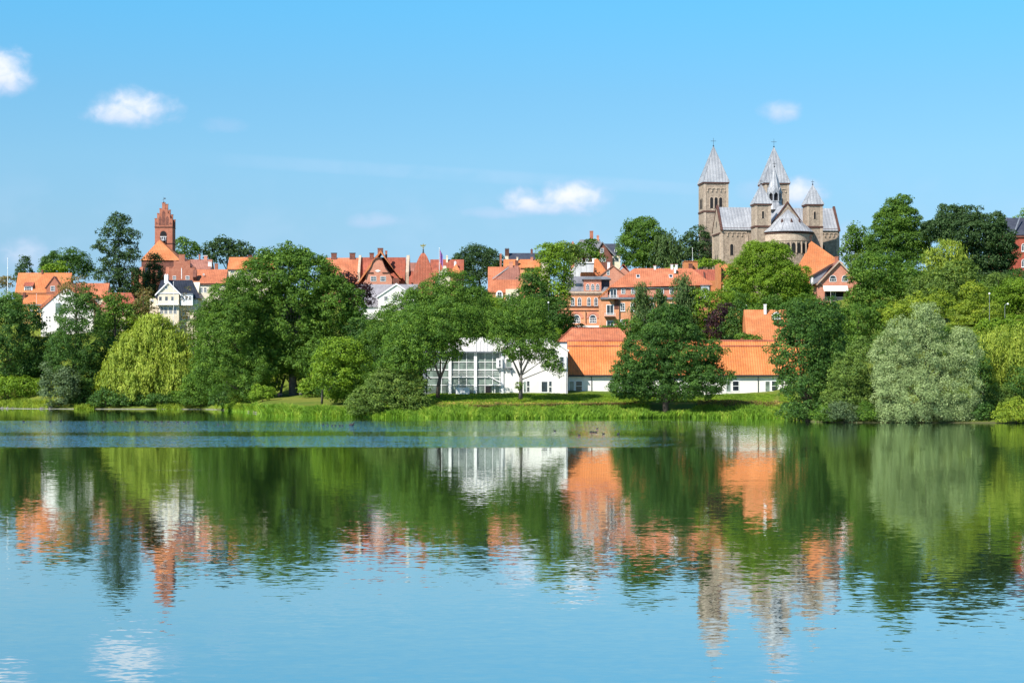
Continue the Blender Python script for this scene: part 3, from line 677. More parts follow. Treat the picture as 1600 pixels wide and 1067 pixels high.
def white_villa():
    s = Bld('white_villa', 'white gabled villa with glossy black roof and balcony below the brick church', 263, 682, 'house')
    x0, x1 = s.x(246.5), s.x(279.5)
    # main body behind
    w = MB(); w.house_x(s.x(247, 3), s.x(309, 3), 2.5, 13, 0, s.z(470, 3), s.z(441, 8)); s.part('wing_wall', w, M_cream)
    m = MB(); m.hip_x(s.x(246, 3), s.x(311, 3), 2.5, 13, s.z(466, 3), s.z(438, 8), 1, s.x(311)-s.x(294), .6); s.part('roof', m, M_black)
    w = MB(); w.house_y(x0, x1, 0, 7, 0, s.z(456), s.z(440.5)); s.part('wall', w, M_cream)
    m = MB(); m.gable_y(x0, x1, .12, 7.5, s.z(456), s.z(439.6), .7, .3, .0); s.part('gable_roof', m, M_black)
    m = MB(); m.gable_y(x0, x1, -.5, .1, s.z(456), s.z(439.2), .9, .55, .0); s.part('barge_board', m, M_trim)
    m = MB(); m.box(x0-.2, x1+.2, -.2, -.003, s.z(459), s.z(457.8)); m.box(x0-.2, x1+.2, -.25, -.003, s.z(477), s.z(475.5)); s.part('string_course', m, M_trim)
    s.win(258, 262, 447, 452, 0, 1, 0)
    for a in (248.5, 258, 267.5): s.win(a, a+4, 463.5, 469.8, 0, 1, 1, frame=M_grey)
    m = MB(); m.box(x0, x1, -1.3, -.26, s.z(476.8), s.z(475.6))
    for i in range(16): c = x0+(x1-x0)*i/15; m.box(c-.05, c+.05, -1.3, -1.2, s.z(475.6), s.z(470.8))
    m.box(x0, x1, -1.34, -1.16, s.z(470.8), s.z(470.2)); s.part('balcony', m, M_trim)
    for a in (250, 256.5, 264, 271): s.win(a, a+5, 479.5, 490, 0, 1, 2)
    s.chimney(257, 263, 430, 440, 6, M_trim, pots=2)
    w = MB(); w.box(s.x(281.5), s.x(300.5), .8, 4, s.z(477), s.z(459.5)); b = s.part('bay', w, M_trim)
    for a in (283, 289, 295): o = s.win(a, a+4.4, 462, 469, .8, 1, 1); o.parent = b
    m = MB(); m.box(s.x(281), s.x(301), .5, 4.2, s.z(459.5)+.003, s.z(458.4)); s.part('bay_roof', m, M_grey, b)
    m = MB(); m.box(s.x(234, 3), s.x(246, 3), 3, 9, 0, s.z(466, 3)); s.part('side_wing', m, M_cream)
    s.win(236, 240, 468, 473, 3, 1, 1)
white_villa()

def stepped_house():
    s = Bld('stepped_gable_house', 'red brick house with a broad stepped gable behind the white villa', 284, 728, 'house')
    g = MB(); y = 0
    for a, b, t, q in [(264, 304.5, 418.5, None), (271.5, 297, 408, 418.5), (279.5, 288.5, 398.8, 408)]:
        g.box(s.x(a), s.x(b), 0, .8, s.z(q)+.002 if q else 0, s.z(t))
        g.box(s.x(a)-.1, s.x(a)+1.0, -.08, .88, s.z(t)+.002, s.z(t)+.3); g.box(s.x(b)-1.0, s.x(b)+.1, -.08, .88, s.z(t)+.002, s.z(t)+.3)
    s.part('stepped_gable', g, M_brick_red)
    w = MB(); w.house_y(s.x(265), s.x(303), .81, 12, 0, s.z(421), s.z(403)); s.part('wall', w, M_brick_red)
    m = MB(); m.gable_y(s.x(266), s.x(302), .85, 12, s.z(421), s.z(401.5), .1, .3, 0); s.part('roof', m, M_tile_brown)
    s.win(290, 296, 431, 437, 0, 2, 1); s.win(270, 275, 431, 437, 0, 1, 1)
    m = MB(); m.box(s.x(283.3), s.x(284.3), -.1, -.003, s.z(436), s.z(419)); s.part('wall_anchor', m, M_trim)
    t = Bld('brown_roof_house', 'house with dark brown tiled roof and white chimneys behind the stepped gable', 311, 742, 'house')
    x0, x1 = t.x(294), t.x(328); e = t.z(421); r = t.z(405.5, 5)
    w = MB(); w.house_x(x0, x1, 0, 10, 0, e, r-.3); t.part('wall', w, M_brick_dark); m = MB(); m.gable_x(x0, x1, 0, 10, e, r, .5, .3, .2); t.part('roof', m, M_tile_brown)
    t.chimney(319, 324, 400, 410, 5, M_brick_pink, cap=M_trim); t.chimney(325.5, 331, 409.5, 420, 2, M_trim); t.chimney(335.5, 340.5, 412, 421, 1.5, M_brick_red)
    t.chimney(310.8, 313, 398, 406, 5, M_brick_red)
    u = Bld('cream_house', 'cream house with plain orange roof right of the white villa', 328, 710, 'house')
    x0, x1 = u.x(303), u.x(352); e = u.z(441.5); r = u.z(421, 5)
    w = MB(); w.house_x(x0, x1, 0, 10, 0, e, r-.3); u.part('wall', w, M_cream); m = MB(); m.gable_x(x0, x1, 0, 10, e, r, .5, .3, .2); u.part('roof', m, M_tile2)
    u.part('gutter', MB().box(x0, x1, -.6, -.3, e-.6, e-.3), M_stone_dark)
    for p in (312.5, 318.5, 333, 339): u.win(p, p+4.2, 449, 457, 0, 1, 1)
    for p in (315, 333): u.win(p, p+5, 468, 476, 0, 1, 1)
    u.win(317, 319.5, 427.5, 430.5, 1.9, 0, 0, name='skylight')
    m = MB(); m.exx([(-.5, u.z(433)), (.5, u.z(421.5)), (1.3, u.z(421.5)), (1.3, u.z(441))], x0-.3, x0+.9); u.part('stepped_chimney', m, M_brick_dark)
    v = Bld('long_orange_roof_house', 'long house with orange roof behind the tall central tree', 384, 758, 'house')
    x0, x1 = v.x(356), v.x(430); e = v.z(418.5); r = v.z(402, 5)
    w = MB(); w.house_x(x0, x1, 0, 10, 0, e, r-.3); v.part('wall', w, M_cream); m = MB(); m.gable_x(x0, x1, 0, 10, e, r, .5, .3, .2); v.part('roof', m, M_tile)
    v.chimney(387.5, 394, 399, 405, 5, M_brick_dark); v.win(360, 366, 421, 427, 0, 1, 1)
    for p in (372, 386, 400): v.win(p, p+5, 421, 427, 0, 1, 1)
stepped_house()

def big_school():
    s = Bld('red_roofed_hall', 'long red roofed brick building with a curved baroque gable and tall chimneys', 590, 745, 'building')
    def wing(a, b, e, r, dy0, dy1, mat=M_tile_red, wall=M_brick_red):
        x0, x1 = s.x(a, dy0), s.x(b, dy0); ym = (dy0+dy1)/2; E = s.z(e, dy0); Rr = s.z(r, ym)
        w = MB(); w.house_x(x0, x1, dy0, dy1, 0, E, Rr-.3); o = s.part('wall', w, wall); m = MB(); m.gable_x(x0, x1, dy0, dy1, E, Rr, .4, .3, .05); s.part('roof', m, mat)
    wing(500.5, 559.5, 434, 403, 2, 15, M_tile2); wing(563.2, 632.5, 436, 402.3, 2, 15); wing(639, 700, 443, 424.5, -1, 9)
    wing(636, 672, 440, 410.5, 12, 22, M_tile_brown)
    for a, b in ((558.8, 562.6), (634, 638.8)):
        m = MB(); x0, x1 = s.x(a, 2), s.x(b, 2); ym = 8.5; m.exx([(1.6, s.z(425.5, 2)), (ym-.5, s.z(399, ym)), (ym+.5, s.z(399, ym)), (15.4, s.z(425, 14)), (15.4, 0), (1.6, 0)], x0, x1); s.part('firewall', m, M_stone_pale)
    for a, b in ((517.7, 526), (546.5, 555), (577.7, 584)): s.chimney(a, b, 396, 404, 8.5, M_brick_dark, 1.2, cap=M_iron)
    # central gable
    a, b, ax = s.x(557), s.x(629), s.x(595); e = s.z(446); r = s.z(391.6, 1)
    pr = [(a, e), (s.x(571), s.z(424)), (s.x(583), s.z(406)), (ax, r), (s.x(607), s.z(409)), (s.x(617), s.z(424)), (s.x(627), s.z(433)), (b, s.z(433)-.2), (b, s.z(434.5)-.2), (s.x(625), s.z(434.5)), (ax, r-1), (a, e-.5)]
    m = MB(); m.exy([p for p in pr], -1.2, 8.5); s.part('gable_roof', m, M_tile)
    w = MB(); n = 12
    pts = [(s.x(568), 0), (s.x(568), s.z(443)), (s.x(572), s.z(437)), (s.x(574.5), s.z(429)), (s.x(576), s.z(425)), (s.x(580.5), s.z(418)), (s.x(583), s.z(411)), (s.x(587), s.z(406.3)), (s.x(591.5), s.z(404.8)), (s.x(596), s.z(406)),
           (s.x(599), s.z(411)), (s.x(602.5), s.z(420)), (s.x(607), s.z(426)), (s.x(610), s.z(430)), (s.x(613), s.z(437)), (s.x(615), s.z(443)), (s.x(615), 0)]
    w.exy(pts, -2.0, -1.25); g = s.part('baroque_gable', w, M_brick_pink)
    c = MB(); top = pts[2:-2]
    for p, q in zip(top, top[1:]):
        c.exy([p, q, (q[0], q[1]+.55), (p[0], p[1]+.55)], -2.35, -1.9)
    s.part('gable_coping', c, M_stone_dark, g)
    w = MB(); w.box(s.x(562), s.x(628), -1.24, 2, 0, s.z(446)); s.part('front_wall', w, M_brick_red)
    for a_ in (579, 594): o = s.win(a_, a_+9, 431.8, 439.8, -2.0, 3, 1); o.parent = g
    c = MB(); c.box(s.x(575.5), s.x(584), -2.25, -2.003, s.z(427.5), s.z(426)); c.box(s.x(598), s.x(608), -2.25, -2.003, s.z(427.5), s.z(426)); s.part('cornice_piece', c, M_stone_dark, g)
    c = MB(); cc = s.x(590.8); z = s.z(423.8)
    c.exy([(cc+.75*math.cos(t*math.pi/6), z+.42*math.sin(t*math.pi/6)) for t in range(12)], -2.12, -2.003); c.box(cc-1.05, cc+1.05, -2.1, -2.004, z-.08, z+.12); s.part('emblem', c, M_trim, g)
    s.chimney(590.2, 598.5, 387.8, 396, 1.2, M_brick_dark, 1.4); s.chimney(602, 605, 392, 402, 4, M_brick_red)
    m = MB(); m.box(s.x(613), s.x(624), -2, 1, 0, s.z(435)); s.part('corner_bay', m, M_brick_dark)
    for p in (505, 520, 535, 550, 640): s.win(p, p+5, 445, 452, 1.0, 1, 1)
    # bell roof tower
    t = Bld('bell_roofed_tower', 'round shouldered red tiled tower roof topped by a gilded weather vane', 661, 738, 'tower')
    c0 = t.x(660.8)
    w = MB(); w.box(t.x(646), t.x(676), -1, 6.5, 0, t.z(442)); t.part('wall', w, M_brick_red)
    m = MB(); k = t.D/F; lev = [(442, 19.3), (437, 17.6), (428, 15.3), (418, 12.6), (408, 9.3), (400, 5.8), (396, 3.2), (394.5, 1.5)]
    rings = []
    for py, hw in lev:
        z = t.z(py); h = hw*k; rings.append([(c0+sx*h, 3+sy*h*.8, z) for sx, sy in ((-1,-1),(1,-1),(1,1),(-1,1))])
    for p, q in zip(rings, rings[1:]): m.solid(p, q)
    t.part('bell_roof', m, surf('reddish_brick_tiles', sc((222,128,98), .58), sc((198,110,84), .56), .5, .8, fine=3, stripe=('x', 1.0), courses=1.2))
    v = MB(); z = t.z(394.5); v.cone(c0, 3, z-.2, z+.7, .5, .2, 10); v.cone(c0, 3, z+.7, z+3.6, .07, .05, 6); v.cone(c0, 3, z+.7, z+1.05, .12, .33, 10); v.cone(c0, 3, z+1.05, z+1.4, .33, .12, 10); t.part('finial', v, M_iron)
    v = MB(); v.exy([(c0-1.0, z+2.5), (c0-.2, z+2.3), (c0+.7, z+2.5), (c0+1.1, z+3.2), (c0+.3, z+2.9), (c0, z+3.5), (c0-.3, z+2.9), (c0-1.1, z+3.1)], 2.94, 3.06); v.cone(c0, 3, z+1.7, z+2.1, .3, .3, 8); t.part('weather_vane', v, M_gold)
    # cream gables at the right
    u = Bld('cream_gable_house', 'small cream stepped gable house right of the flag', 691, 742, 'house')
    g = MB(); g.exy([(u.x(681), 0), (u.x(681), u.z(434)), (u.x(686), u.z(430)), (u.x(687.5), u.z(424)), (u.x(691), u.z(422)), (u.x(692.5), u.z(415.5)), (u.x(697), u.z(415.5)), (u.x(698.5), u.z(422)), (u.x(700), u.z(430)), (u.x(704), u.z(434)), (u.x(704), 0)], 0, .8); u.part('gable_wall', g, M_cream)
    m = MB(); m.house_y(u.x(683), u.x(702), .8, 9, 0, u.z(436), u.z(424)); u.part('wall', m, M_cream); m = MB(); m.gable_y(u.x(683), u.x(702), .82, 9, u.z(436), u.z(423), .3, .3, 0); u.part('roof', m, M_tile_red)
    u.win(690, 695, 426, 431, 0, 1, 0)
    v = Bld('terrace_house', 'red roofed terrace house with a white chimney behind the cream gable', 698, 764, 'house')
    x0, x1 = v.x(672), v.x(724); w = MB(); w.house_x(x0, x1, 0, 9, 0, v.z(428), v.z(406.5, 4.5)); v.part('wall', w, M_brick_pink); m = MB(); m.gable_x(x0, x1, 0, 9, v.z(428), v.z(405.5, 4.5), .4, .3, .1); v.part('roof', m, M_tile_red)
    v.chimney(697, 700, 400, 409, 4, M_cream, pots=1); v.chimney(709.5, 713, 409.5, 418, 1, M_trim, pots=1)
    m = MB(); m.pyr(v.x(704), v.x(721), -3, 3, v.z(428), v.z(412.5), .2, .1); v.part('hipped_bay_roof', m, M_tile)
    # grey roof with white gable in front
    g = Bld('white_gable_villa', 'grey slate roofed villa with a plain white gable, below the curved brick gable', 612, 694, 'house')
    x0, x1 = g.x(560), g.x(650); w = MB(); w.house_x(x0, x1, 0, 12, 0, g.z(476), g.z(446, 6)); g.part('wall', w, M_white)
    m = MB(); m.gable_x(x0, x1, 0, 12, g.z(476), g.z(444.2, 6), .5, .3, .4); g.part('roof', m, surf('pale_grey_roof', sc((176,172,178), .75), sc((150,146,152), .72), .5, .7, fine=3, courses=.8))
    a, b = g.x(592), g.x(648); w = MB(); w.house_y(a, b, -2.4, 5, 0, g.z(462), g.z(444.8)); ga = g.part('white_gable', w, M_white)
    m = MB(); m.gable_y(a, b, -2.2, 6, g.z(462), g.z(443.3), .6, .3, 0); g.part('gable_roof', m, M_greyroof, ga)
    m = MB(); m.gable_y(a, b, -2.75, -2.25, g.z(462), g.z(443.0), .8, .5, 0); g.part('barge_board', m, M_trim, ga)
    for p in (600, 614, 630): o = g.win(p, p+6, 463, 470, -2.4, 1, 1); o.parent = ga
    g.win(590, 594, 464.5, 469, -.1, 0, 0, name='skylight')
big_school()

def mid_houses():
    s = Bld('grey_roofed_block', 'distant dark grey roof with two brick chimneys on the skyline', 820, 805, 'house')
    x0, x1 = s.x(795), s.x(858); w = MB(); w.house_x(x0, x1, 0, 10, 0, s.z(406), s.z(397, 5)); s.part('wall', w, M_cream); m = MB(); m.gable_x(x0, x1, 0, 10, s.z(406), s.z(395.5, 5), .4, .3, .1); s.part('roof', m, M_slate)
    s.chimney(789, 795.5, 389, 402, 3, M_stone_dark, 1.3, pots=2); s.chimney(829, 832.5, 390, 397, 5, M_brick_dark, 1, pots=1)
    w = MB(); w.box(s.x(789), x0-.15, 1, 8, 0, s.z(400)); s.part('gable_end', w, M_cream)
    s = Bld('orange_terrace', 'orange tiled terrace below the distant grey roof', 813, 782, 'house')
    x0, x1 = s.x(787), s.x(845); w = MB(); w.house_x(x0, x1, 0, 9, 0, s.z(417), s.z(406.5, 4.5)); s.part('wall', w, M_brick_orange); m = MB(); m.gable_x(x0, x1, 0, 9, s.z(417), s.z(405.3, 4.5), .4, .3, .1); s.part('roof', m, M_tile)
    s.chimney(805, 810, 407, 416, 1, M_brick_dark); s.chimney(807, 809.5, 402, 407, 4, M_cream); s.chimney(829, 833, 402, 408, 4, M_brick_pink)
    s = Bld('tall_chimney_house', 'small orange roofed house with a very tall thin brick chimney', 778, 760, 'house')
    x0, x1 = s.x(767.5), s.x(790); w = MB(); w.house_x(x0, x1, 0, 8, 0, s.z(436), s.z(424.5, 4)); s.part('wall', w, M_brick_orange); m = MB(); m.gable_x(x0, x1, 0, 8, s.z(436), s.z(423.5, 4), .3, .3, .1); s.part('roof', m, M_tile)
    s.chimney(780.8, 783.8, 396.5, 428, 2, M_brick_red, .75); s.chimney(772, 776.3, 417, 428, 2.5, M_yellow, 1)
    s = Bld('pink_roofed_house', 'orange walled house with pink brown roof and a white arched dormer, between the green trees', 786, 722, 'house')
    x0, x1 = s.x(763), s.x(812); w = MB(); w.box(x0, s.x(790), 0, 11, 0, s.z(456)); s.part('wall', w, M_brick_orange)
    w = MB(); w.box(s.x(790)+.01, x1, -1, 11, 0, s.z(452)); s.part('side_wall', w, M_cream)
    m = MB(); m.exx([(-.4, s.z(456.5)), (2.5, s.z(438.5, 2.5)), (8, s.z(417, 8)), (8, s.z(419, 8)), (11, s.z(440, 8)), (-.4, s.z(457.8))], x0-.2, x1+.3); s.part('lower_roof', m, M_tile2)
    m = MB(); m.hip_x(s.x(771, 3), x1+.2, 2.6, 12, s.z(440, 3), s.z(415, 7), s.x(794)-s.x(771), 1, .3); s.part('upper_roof', m, M_tile_brown)
    m = MB(); a, b = s.x(769.5, 2.6), s.x(795, 5); m.solid([(a, 2.2, s.z(436)), (b, 6.5, s.z(418.5, 6)), (b, 6.5, s.z(417, 6)), (a, 2.2, s.z(434))], [(a, 2.5, s.z(436)), (b, 6.8, s.z(418.5, 6)), (b, 6.8, s.z(417, 6)), (a, 2.5, s.z(434))]); s.part('verge_board', m, M_trim)
    c = MB(); cx = s.x(780.3); n = 10; z = s.z(460.5); r_ = s.x(785.8)-cx
    c.exy([(cx-r_, s.z(466)), (cx+r_, s.z(466))]+[(cx+r_*math.cos(math.pi*i/n), z+(s.z(454)-z)*math.sin(math.pi*i/n)) for i in range(n+1)], -.5, 1.8); d = s.part('arched_dormer', c, M_trim)
    o = s.win(777, 784, 456.5, 465, -.5, 1, 1, bar=.1); o.parent = d
    s.win(793, 796.5, 459, 467, -1, 1, 1); s.chimney(795.5, 801.5, 409, 418, 7, M_brick_pink)
    # timbered house on the skyline
    s = Bld('gabled_brick_house', 'dark brick house with grey roof, steep gable and tall chimney on the hilltop', 938, 792, 'house')
    w = MB(); w.house_x(s.x(903), s.x(968), 0, 12, 0, s.z(401), s.z(382, 6)); s.part('wall', w, M_brick_dark)
    m = MB(); m.hip_x(s.x(900), s.x(948), 0, 12, s.z(401), s.z(374.5, 6), 2.2, 3, .5); s.part('roof', m, M_greyroof)
    m = MB(); m.gable_x(s.x(944), s.x(969), .3, 11.5, s.z(400), s.z(381, 6), .5, .3, .2); s.part('side_roof', m, M_slate)
    a, b = s.x(927), s.x(956.5); w = MB(); w.house_y(a, b, -2, 6, 0, s.z(402), s.z(380.5)); g = s.part('gable', w, M_brick_dark)
    m = MB(); m.exy([(a-.5, s.z(403.5)), (s.x(940.5), s.z(378)), (s.x(962), s.z(400)), (s.x(960), s.z(401.5)), (s.x(940.5), s.z(380.3)), (a-.2, s.z(404.5))], -2.5, 6); s.part('gable_roof', m, M_greyroof, g)
    o = s.win(937.8, 943.5, 388, 395.5, -2, 1, 1); o.parent = g
    for p in (931, 939.5): o = s.win(p, p+7, 402.5, 409, -2, 2, 1); o.parent = g
    w = MB(); w.box(s.x(956.5)+.02, s.x(969), -1, 0, 0, s.z(400.5)); s.part('bay', w, M_cream); s.win(957.5, 967, 402, 409, -1, 3, 1)
    for p in (905, 915): s.win(p, p+5, 404, 410, 0, 1, 1)
    s.chimney(921.5, 926.8, 361, 376, 6, M_brick_red, 1.2); s.chimney(932.3, 936, 368.5, 376, 6, M_brick_pink, 1, pots=1)
    s.win(948, 950.5, 389, 393, -.15, 0, 0, name='skylight'); s.win(960, 963.5, 390, 394, 1.1, 0, 0, name='skylight')
    m = MB(); m.pyr(s.x(891), s.x(900), 3, 7, s.z(385), s.z(375.5), .2, .1); s.part('turret_roof', m, M_tile_brown); m = MB(); m.box(s.x(892), s.x(899), 3.3, 6.7, 0, s.z(385)); s.part('turret', m, M_brick_pink)
    # pale slab and orange roof
    s = Bld('pale_workshop', 'windowless pale grey metal clad block left of the small orange gable roof', 908, 712, 'building')
    w = MB(); w.exy([(s.x(886), 0), (s.x(886), s.z(432)), (s.x(899), s.z(414)), (s.x(907), s.z(411.5)), (s.x(930), s.z(411.5)), (s.x(930), 0)], 0, 10); s.part('wall', w, surf('pale_cladding', (.62,.63,.64), (.52,.53,.55), .4, .6, stripe=('x', 2.0)))
    m = MB(); m.box(s.x(899), s.x(930.5), -.3, 10.3, s.z(411.5)+.01, s.z(409.8)); s.part('flat_roof', m, M_trim); s.chimney(925.5, 931, 404, 413, 2, M_trim)
    s = Bld('orange_gable_house', 'house with bright orange roof above the arched window building', 930, 694, 'house')
    w = MB(); w.box(s.x(909), s.x(950), 0, 9, 0, s.z(432)); s.part('wall', w, M_brick_orange)
    m = MB(); m.v = [(s.x(928), -.3, s.z(432)), (s.x(953), -.3, s.z(432)), (s.x(953), 9, s.z(432)), (s.x(928), 9, s.z(432)), (s.x(928.5, 4), 4, s.z(404.5, 4)), (s.x(934, 4), 4, s.z(404.5, 4))]
    m.f = [(3, 2, 1, 0), (0, 1, 5, 4), (1, 2, 5), (2, 3, 4, 5), (3, 0, 4)]; s.part('roof', m, M_tile)
    m = MB(); m.box(s.x(908), s.x(928), -.3, 9, s.z(432)+.01, s.z(425.5)); s.part('low_roof', m, M_tile)
    s = Bld('pink_gable_house', 'pinkish tiled gable with one small white window beside the orange roof', 957, 684, 'house')
    a, b = s.x(934), s.x(981); w = MB(); w.house_y(a, b, 0, 8, 0, s.z(433), s.z(415)); s.part('wall', w, M_brick_pink); m = MB(); m.gable_y(a, b, 0, 8, s.z(433), s.z(414), .4, .35, .3); s.part('roof', m, M_tile_brown)
    s.win(948, 952.5, 422, 430, 0, 1, 1); s.chimney(949, 953, 410, 418, 3, M_trim)
    s = Bld('small_red_roof_house', 'small red roofed house tucked behind the pinkish gable', 972, 700, 'house')
    w = MB(); w.house_y(s.x(958), s.x(990), 0, 8, 0, s.z(432), s.z(418)); s.part('wall', w, M_brick_pink); m = MB(); m.gable_y(s.x(958), s.x(990), 0, 8, s.z(432), s.z(412), .4, .35, .3); s.part('roof', m, M_tile_red)
mid_houses()

def arched_building():
    s = Bld('arched_window_building', 'orange brick building with rows of round arched windows and slate roof', 908, 620, 'building')
    x0, x1 = s.x(868), s.x(938.4); W_ = M_brick_orange
    w = MB(); w.box(x0, x1, 0, 12, 0, s.z(459)); s.part('wall', w, W_)
    c = MB(); c.box(s.x(884), s.x(946), -.5, 12.3, s.z(458.9), s.z(455.2)); c.box(s.x(884), s.x(943), -.25, -.003, s.z(461), s.z(459.9)); s.part('cornice', c, M_stone_pale)
    c = MB(); c.box(x0, x1, -.22, -.003, s.z(480), s.z(478)); c.box(x0, x1, -.15, -.003, s.z(486), s.z(484.7)); s.part('string_course', c, M_stone_dark)
    m = MB(); m.exx([(-.3, s.z(455)), (3.5, s.z(432, 3.5)), (9, s.z(432, 3.5)), (12, s.z(455))], s.x(890), s.x(950)); s.part('slate_roof', m, M_greyroof)
    m = MB(); m.exy([(s.x(884), s.z(455)+.01), (s.x(890), s.z(455)+.01), (s.x(890)-.01, s.z(440))], 0, 10); s.part('roof_hip', m, M_greyroof)
    a, b = s.x(912), s.x(939.5); w = MB(); w.box(a, b, -.35, 6, s.z(455)+.02, s.z(437)); at = s.part('attic_block', w, M_brick_pink)
    m = MB(); m.exy([(a-.5, s.z(437)+.01), (b+3.1, s.z(437)+.01), (b+2.5, s.z(434)), (s.x(925), s.z(432.3)), (a+.2, s.z(434))], -.9, 7); s.part('attic_roof', m, M_grey, at)
    m = MB(); m.box(b+.01, b+2.6, .8, 6, s.z(455)+.02, s.z(437.1)); s.part('attic_side', m, M_slate, at)
    for p in (915.5, 923.3, 931): o = s.win(p, p+5.2, 443.5, 453.5, -.35, 1, 2, True, .12); o.parent = at
    s.win(899, 911, 442.5, 449.5, 0.9, 0, 0, name='skylight', frame=M_grey)
    for p in (891.8, 902.3, 917, 928): s.win(p, p+6.2, 464.5, 478, 0, 1, 2, True, .14, sill=True)
    for cx in (880, 901, 926.3):
        o = s.win(cx-5.6, cx+5.6, 491.5, 505, 0, 3, 2, True, .16, name='arched_window'); c0 = s.x(cx); r1, r2 = 2.0, 1.35; n = 12; z = s.z(491.5)-1.1
        f = MB()
        for i in range(n):
            t0, t1 = math.pi*i/n, math.pi*(i+1)/n
            f.exy([(c0+r1*math.cos(t0), z+r1*math.sin(t0)), (c0+r1*math.cos(t1), z+r1*math.sin(t1)), (c0+r2*math.cos(t1), z+r2*math.sin(t1)), (c0+r2*math.cos(t0), z+r2*math.sin(t0))], -.2, .02)
        s.part('arch_surround', f, M_brick_pink, o)
    for p in (890.5, 914.8): s.part('downpipe', MB().box(s.x(p), s.x(p)+.18, -.3, -.1, s.z(505), s.z(487)), M_iron)
    m = MB(); m.box(s.x(896), s.x(939), -4, -.21, 0, s.z(509)); te = s.part('terrace', m, M_white)
    m = MB()
    for i in range(22): c = s.x(897)+(s.x(938)-s.x(897))*i/21; m.box(c-.03, c+.03, -3.95, -3.89, s.z(509), s.z(504.5))
    m.box(s.x(897), s.x(938), -3.97, -3.87, s.z(504.5), s.z(504.1)); s.part('terrace_railing', m, M_iron, te)
    # apartment house
    s = Bld('apartment_house', 'orange apartment house with white framed balconies and a broad hipped roof', 1030, 602, 'building')
    x0, x1 = s.x(938.6), s.x(1086); y1 = 13; e = s.z(449.5)
    w = MB(); w.box(x0, x1, 0, y1, 0, s.z(466)); s.part('wall', w, M_brick_orange)
    w = MB(); w.box(s.x(952), x1, .02, y1-.1, s.z(466), e); s.part('attic_wall', w, M_brick_pink)
    m = MB(); m.v = [(s.x(950), -.6, e), (s.x(1115), -.6, s.z(445.5)), (s.x(1113), y1+.6, s.z(445.5)), (s.x(950), y1+.6, e), (s.x(991, 6), 6.5, s.z(419.3, 6.5)), (s.x(1081, 6), 6.5, s.z(419.3, 6.5))]
    m.f = [(3, 2, 1, 0), (0, 1, 5, 4), (1, 2, 5), (2, 3, 4, 5), (3, 0, 4)]; s.part('roof', m, M_tile2)
    m = MB(); m.exy([(s.x(936), s.z(463.5)), (s.x(952), s.z(448)), (s.x(954), s.z(448)), (s.x(954), s.z(450)), (s.x(938), s.z(465.5))], -.5, 9); s.part('side_roof', m, M_tile)
    m = MB(); m.box(s.x(938), x1, -.45, -.003, s.z(467.6), s.z(464.6)); m.box(s.x(952), x1, -.4, -.001, s.z(450.4), s.z(449.6)); s.part('grey_band', m, M_grey)
    m = MB(); m.exx([(-.44, s.z(464.5)), (0, s.z(461.6)), (0.01, s.z(464.5))], s.x(966), x1); s.part('tile_skirt', m, M_tile_red)
    for p in (970.5, 986, 1031, 1046, 1062): s.win(p, p+6.4, 450.9, 459.2, 0, 1, 1, bar=.16)
    for p in (969.5, 984.8, 1000, 1015, 1031, 1046): s.win(p, p+7, 473.5, 486, 0, 1, 2, bar=.16, sill=True)
    for p in (969.5, 984.8, 1000, 1015, 1031, 1046): s.win(p, p+7, 499, 511.5, 0, 1, 2, bar=.16, sill=True)
    s.part('downpipe', MB().box(s.x(967.3), s.x(967.3)+.2, -.32, -.12, 0, s.z(467.7)), M_iron)
    for (a, b, t, q, sl) in ((953, 963.8, 451.5, 466, 467), (947.3, 959.2, 476, 492, 494.5), (947.5, 959.5, 501, 514, 517)):
        s.win(a, b, t, q, 0 if t > 460 else .02, 1, 0, bar=.2, name='balcony_door')
        bm = MB(); bm.box(s.x(a-3), s.x(b+2), -1.5, -.46 if t < 460 else -.003, s.z(sl+1), s.z(sl))
        ba = s.part('balcony', bm, M_stone_dark)
        r_ = MB(); L, Rr = s.x(a-3), s.x(b+2); zt = s.z(sl-4.8)
        for i in range(11): c = L+(Rr-L)*i/10; r_.box(c-.03, c+.03, -1.48, -1.42, s.z(sl), zt)
        r_.box(L, Rr, -1.5, -1.4, zt, zt+.08); s.part('balcony_rail', r_, M_trim, ba)
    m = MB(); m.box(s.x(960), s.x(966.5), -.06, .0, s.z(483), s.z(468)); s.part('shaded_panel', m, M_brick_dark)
    for p in (1021.5, 1048, 1055): s.chimney(p, p+3.4, 413.5 if p > 1040 else 415.5, 421, 6.5, M_trim, 1, cap=M_brick_dark)
    s.chimney(1053, 1056, 418, 424, 4.5, M_trim)
    for p in (996, 1047.5):   # skylights lying in the roof
        m = MB(); k = (s.z(419.3, 6.5)-e)/7.1; c = s.x(p+2); y = 3.4; z = e+k*(y+.6)
        m.solid([(c-.55, y-.55, z-.55*k+.08), (c+.55, y-.55, z-.55*k+.08), (c+.55, y+.55, z+.55*k+.08), (c-.55, y+.55, z+.55*k+.08)], [(c-.55, y-.55, z-.55*k+.2), (c+.55, y-.55, z-.55*k+.2), (c+.55, y+.55, z+.55*k+.2), (c-.55, y+.55, z+.55*k+.2)]); o = s.part('skylight', m, M_trim)
        m = MB(); m.solid([(c-.45, y-.45, z-.45*k+.16), (c+.45, y-.45, z-.45*k+.16), (c+.45, y+.45, z+.45*k+.16), (c-.45, y+.45, z+.45*k+.16)], [(c-.45, y-.45, z-.45*k+.23), (c+.45, y-.45, z-.45*k+.23), (c+.45, y+.45, z+.45*k+.23), (c-.45, y+.45, z+.45*k+.23)]); s.part('pane', m, M_glass, o)
    w = MB(); w.box(x1+.01, s.x(1111), 1.2, y1-.4, 0, s.z(446)); s.part('end_wall', w, surf('salmon_render', sc((232,146,116), .70), None, .5, .9))
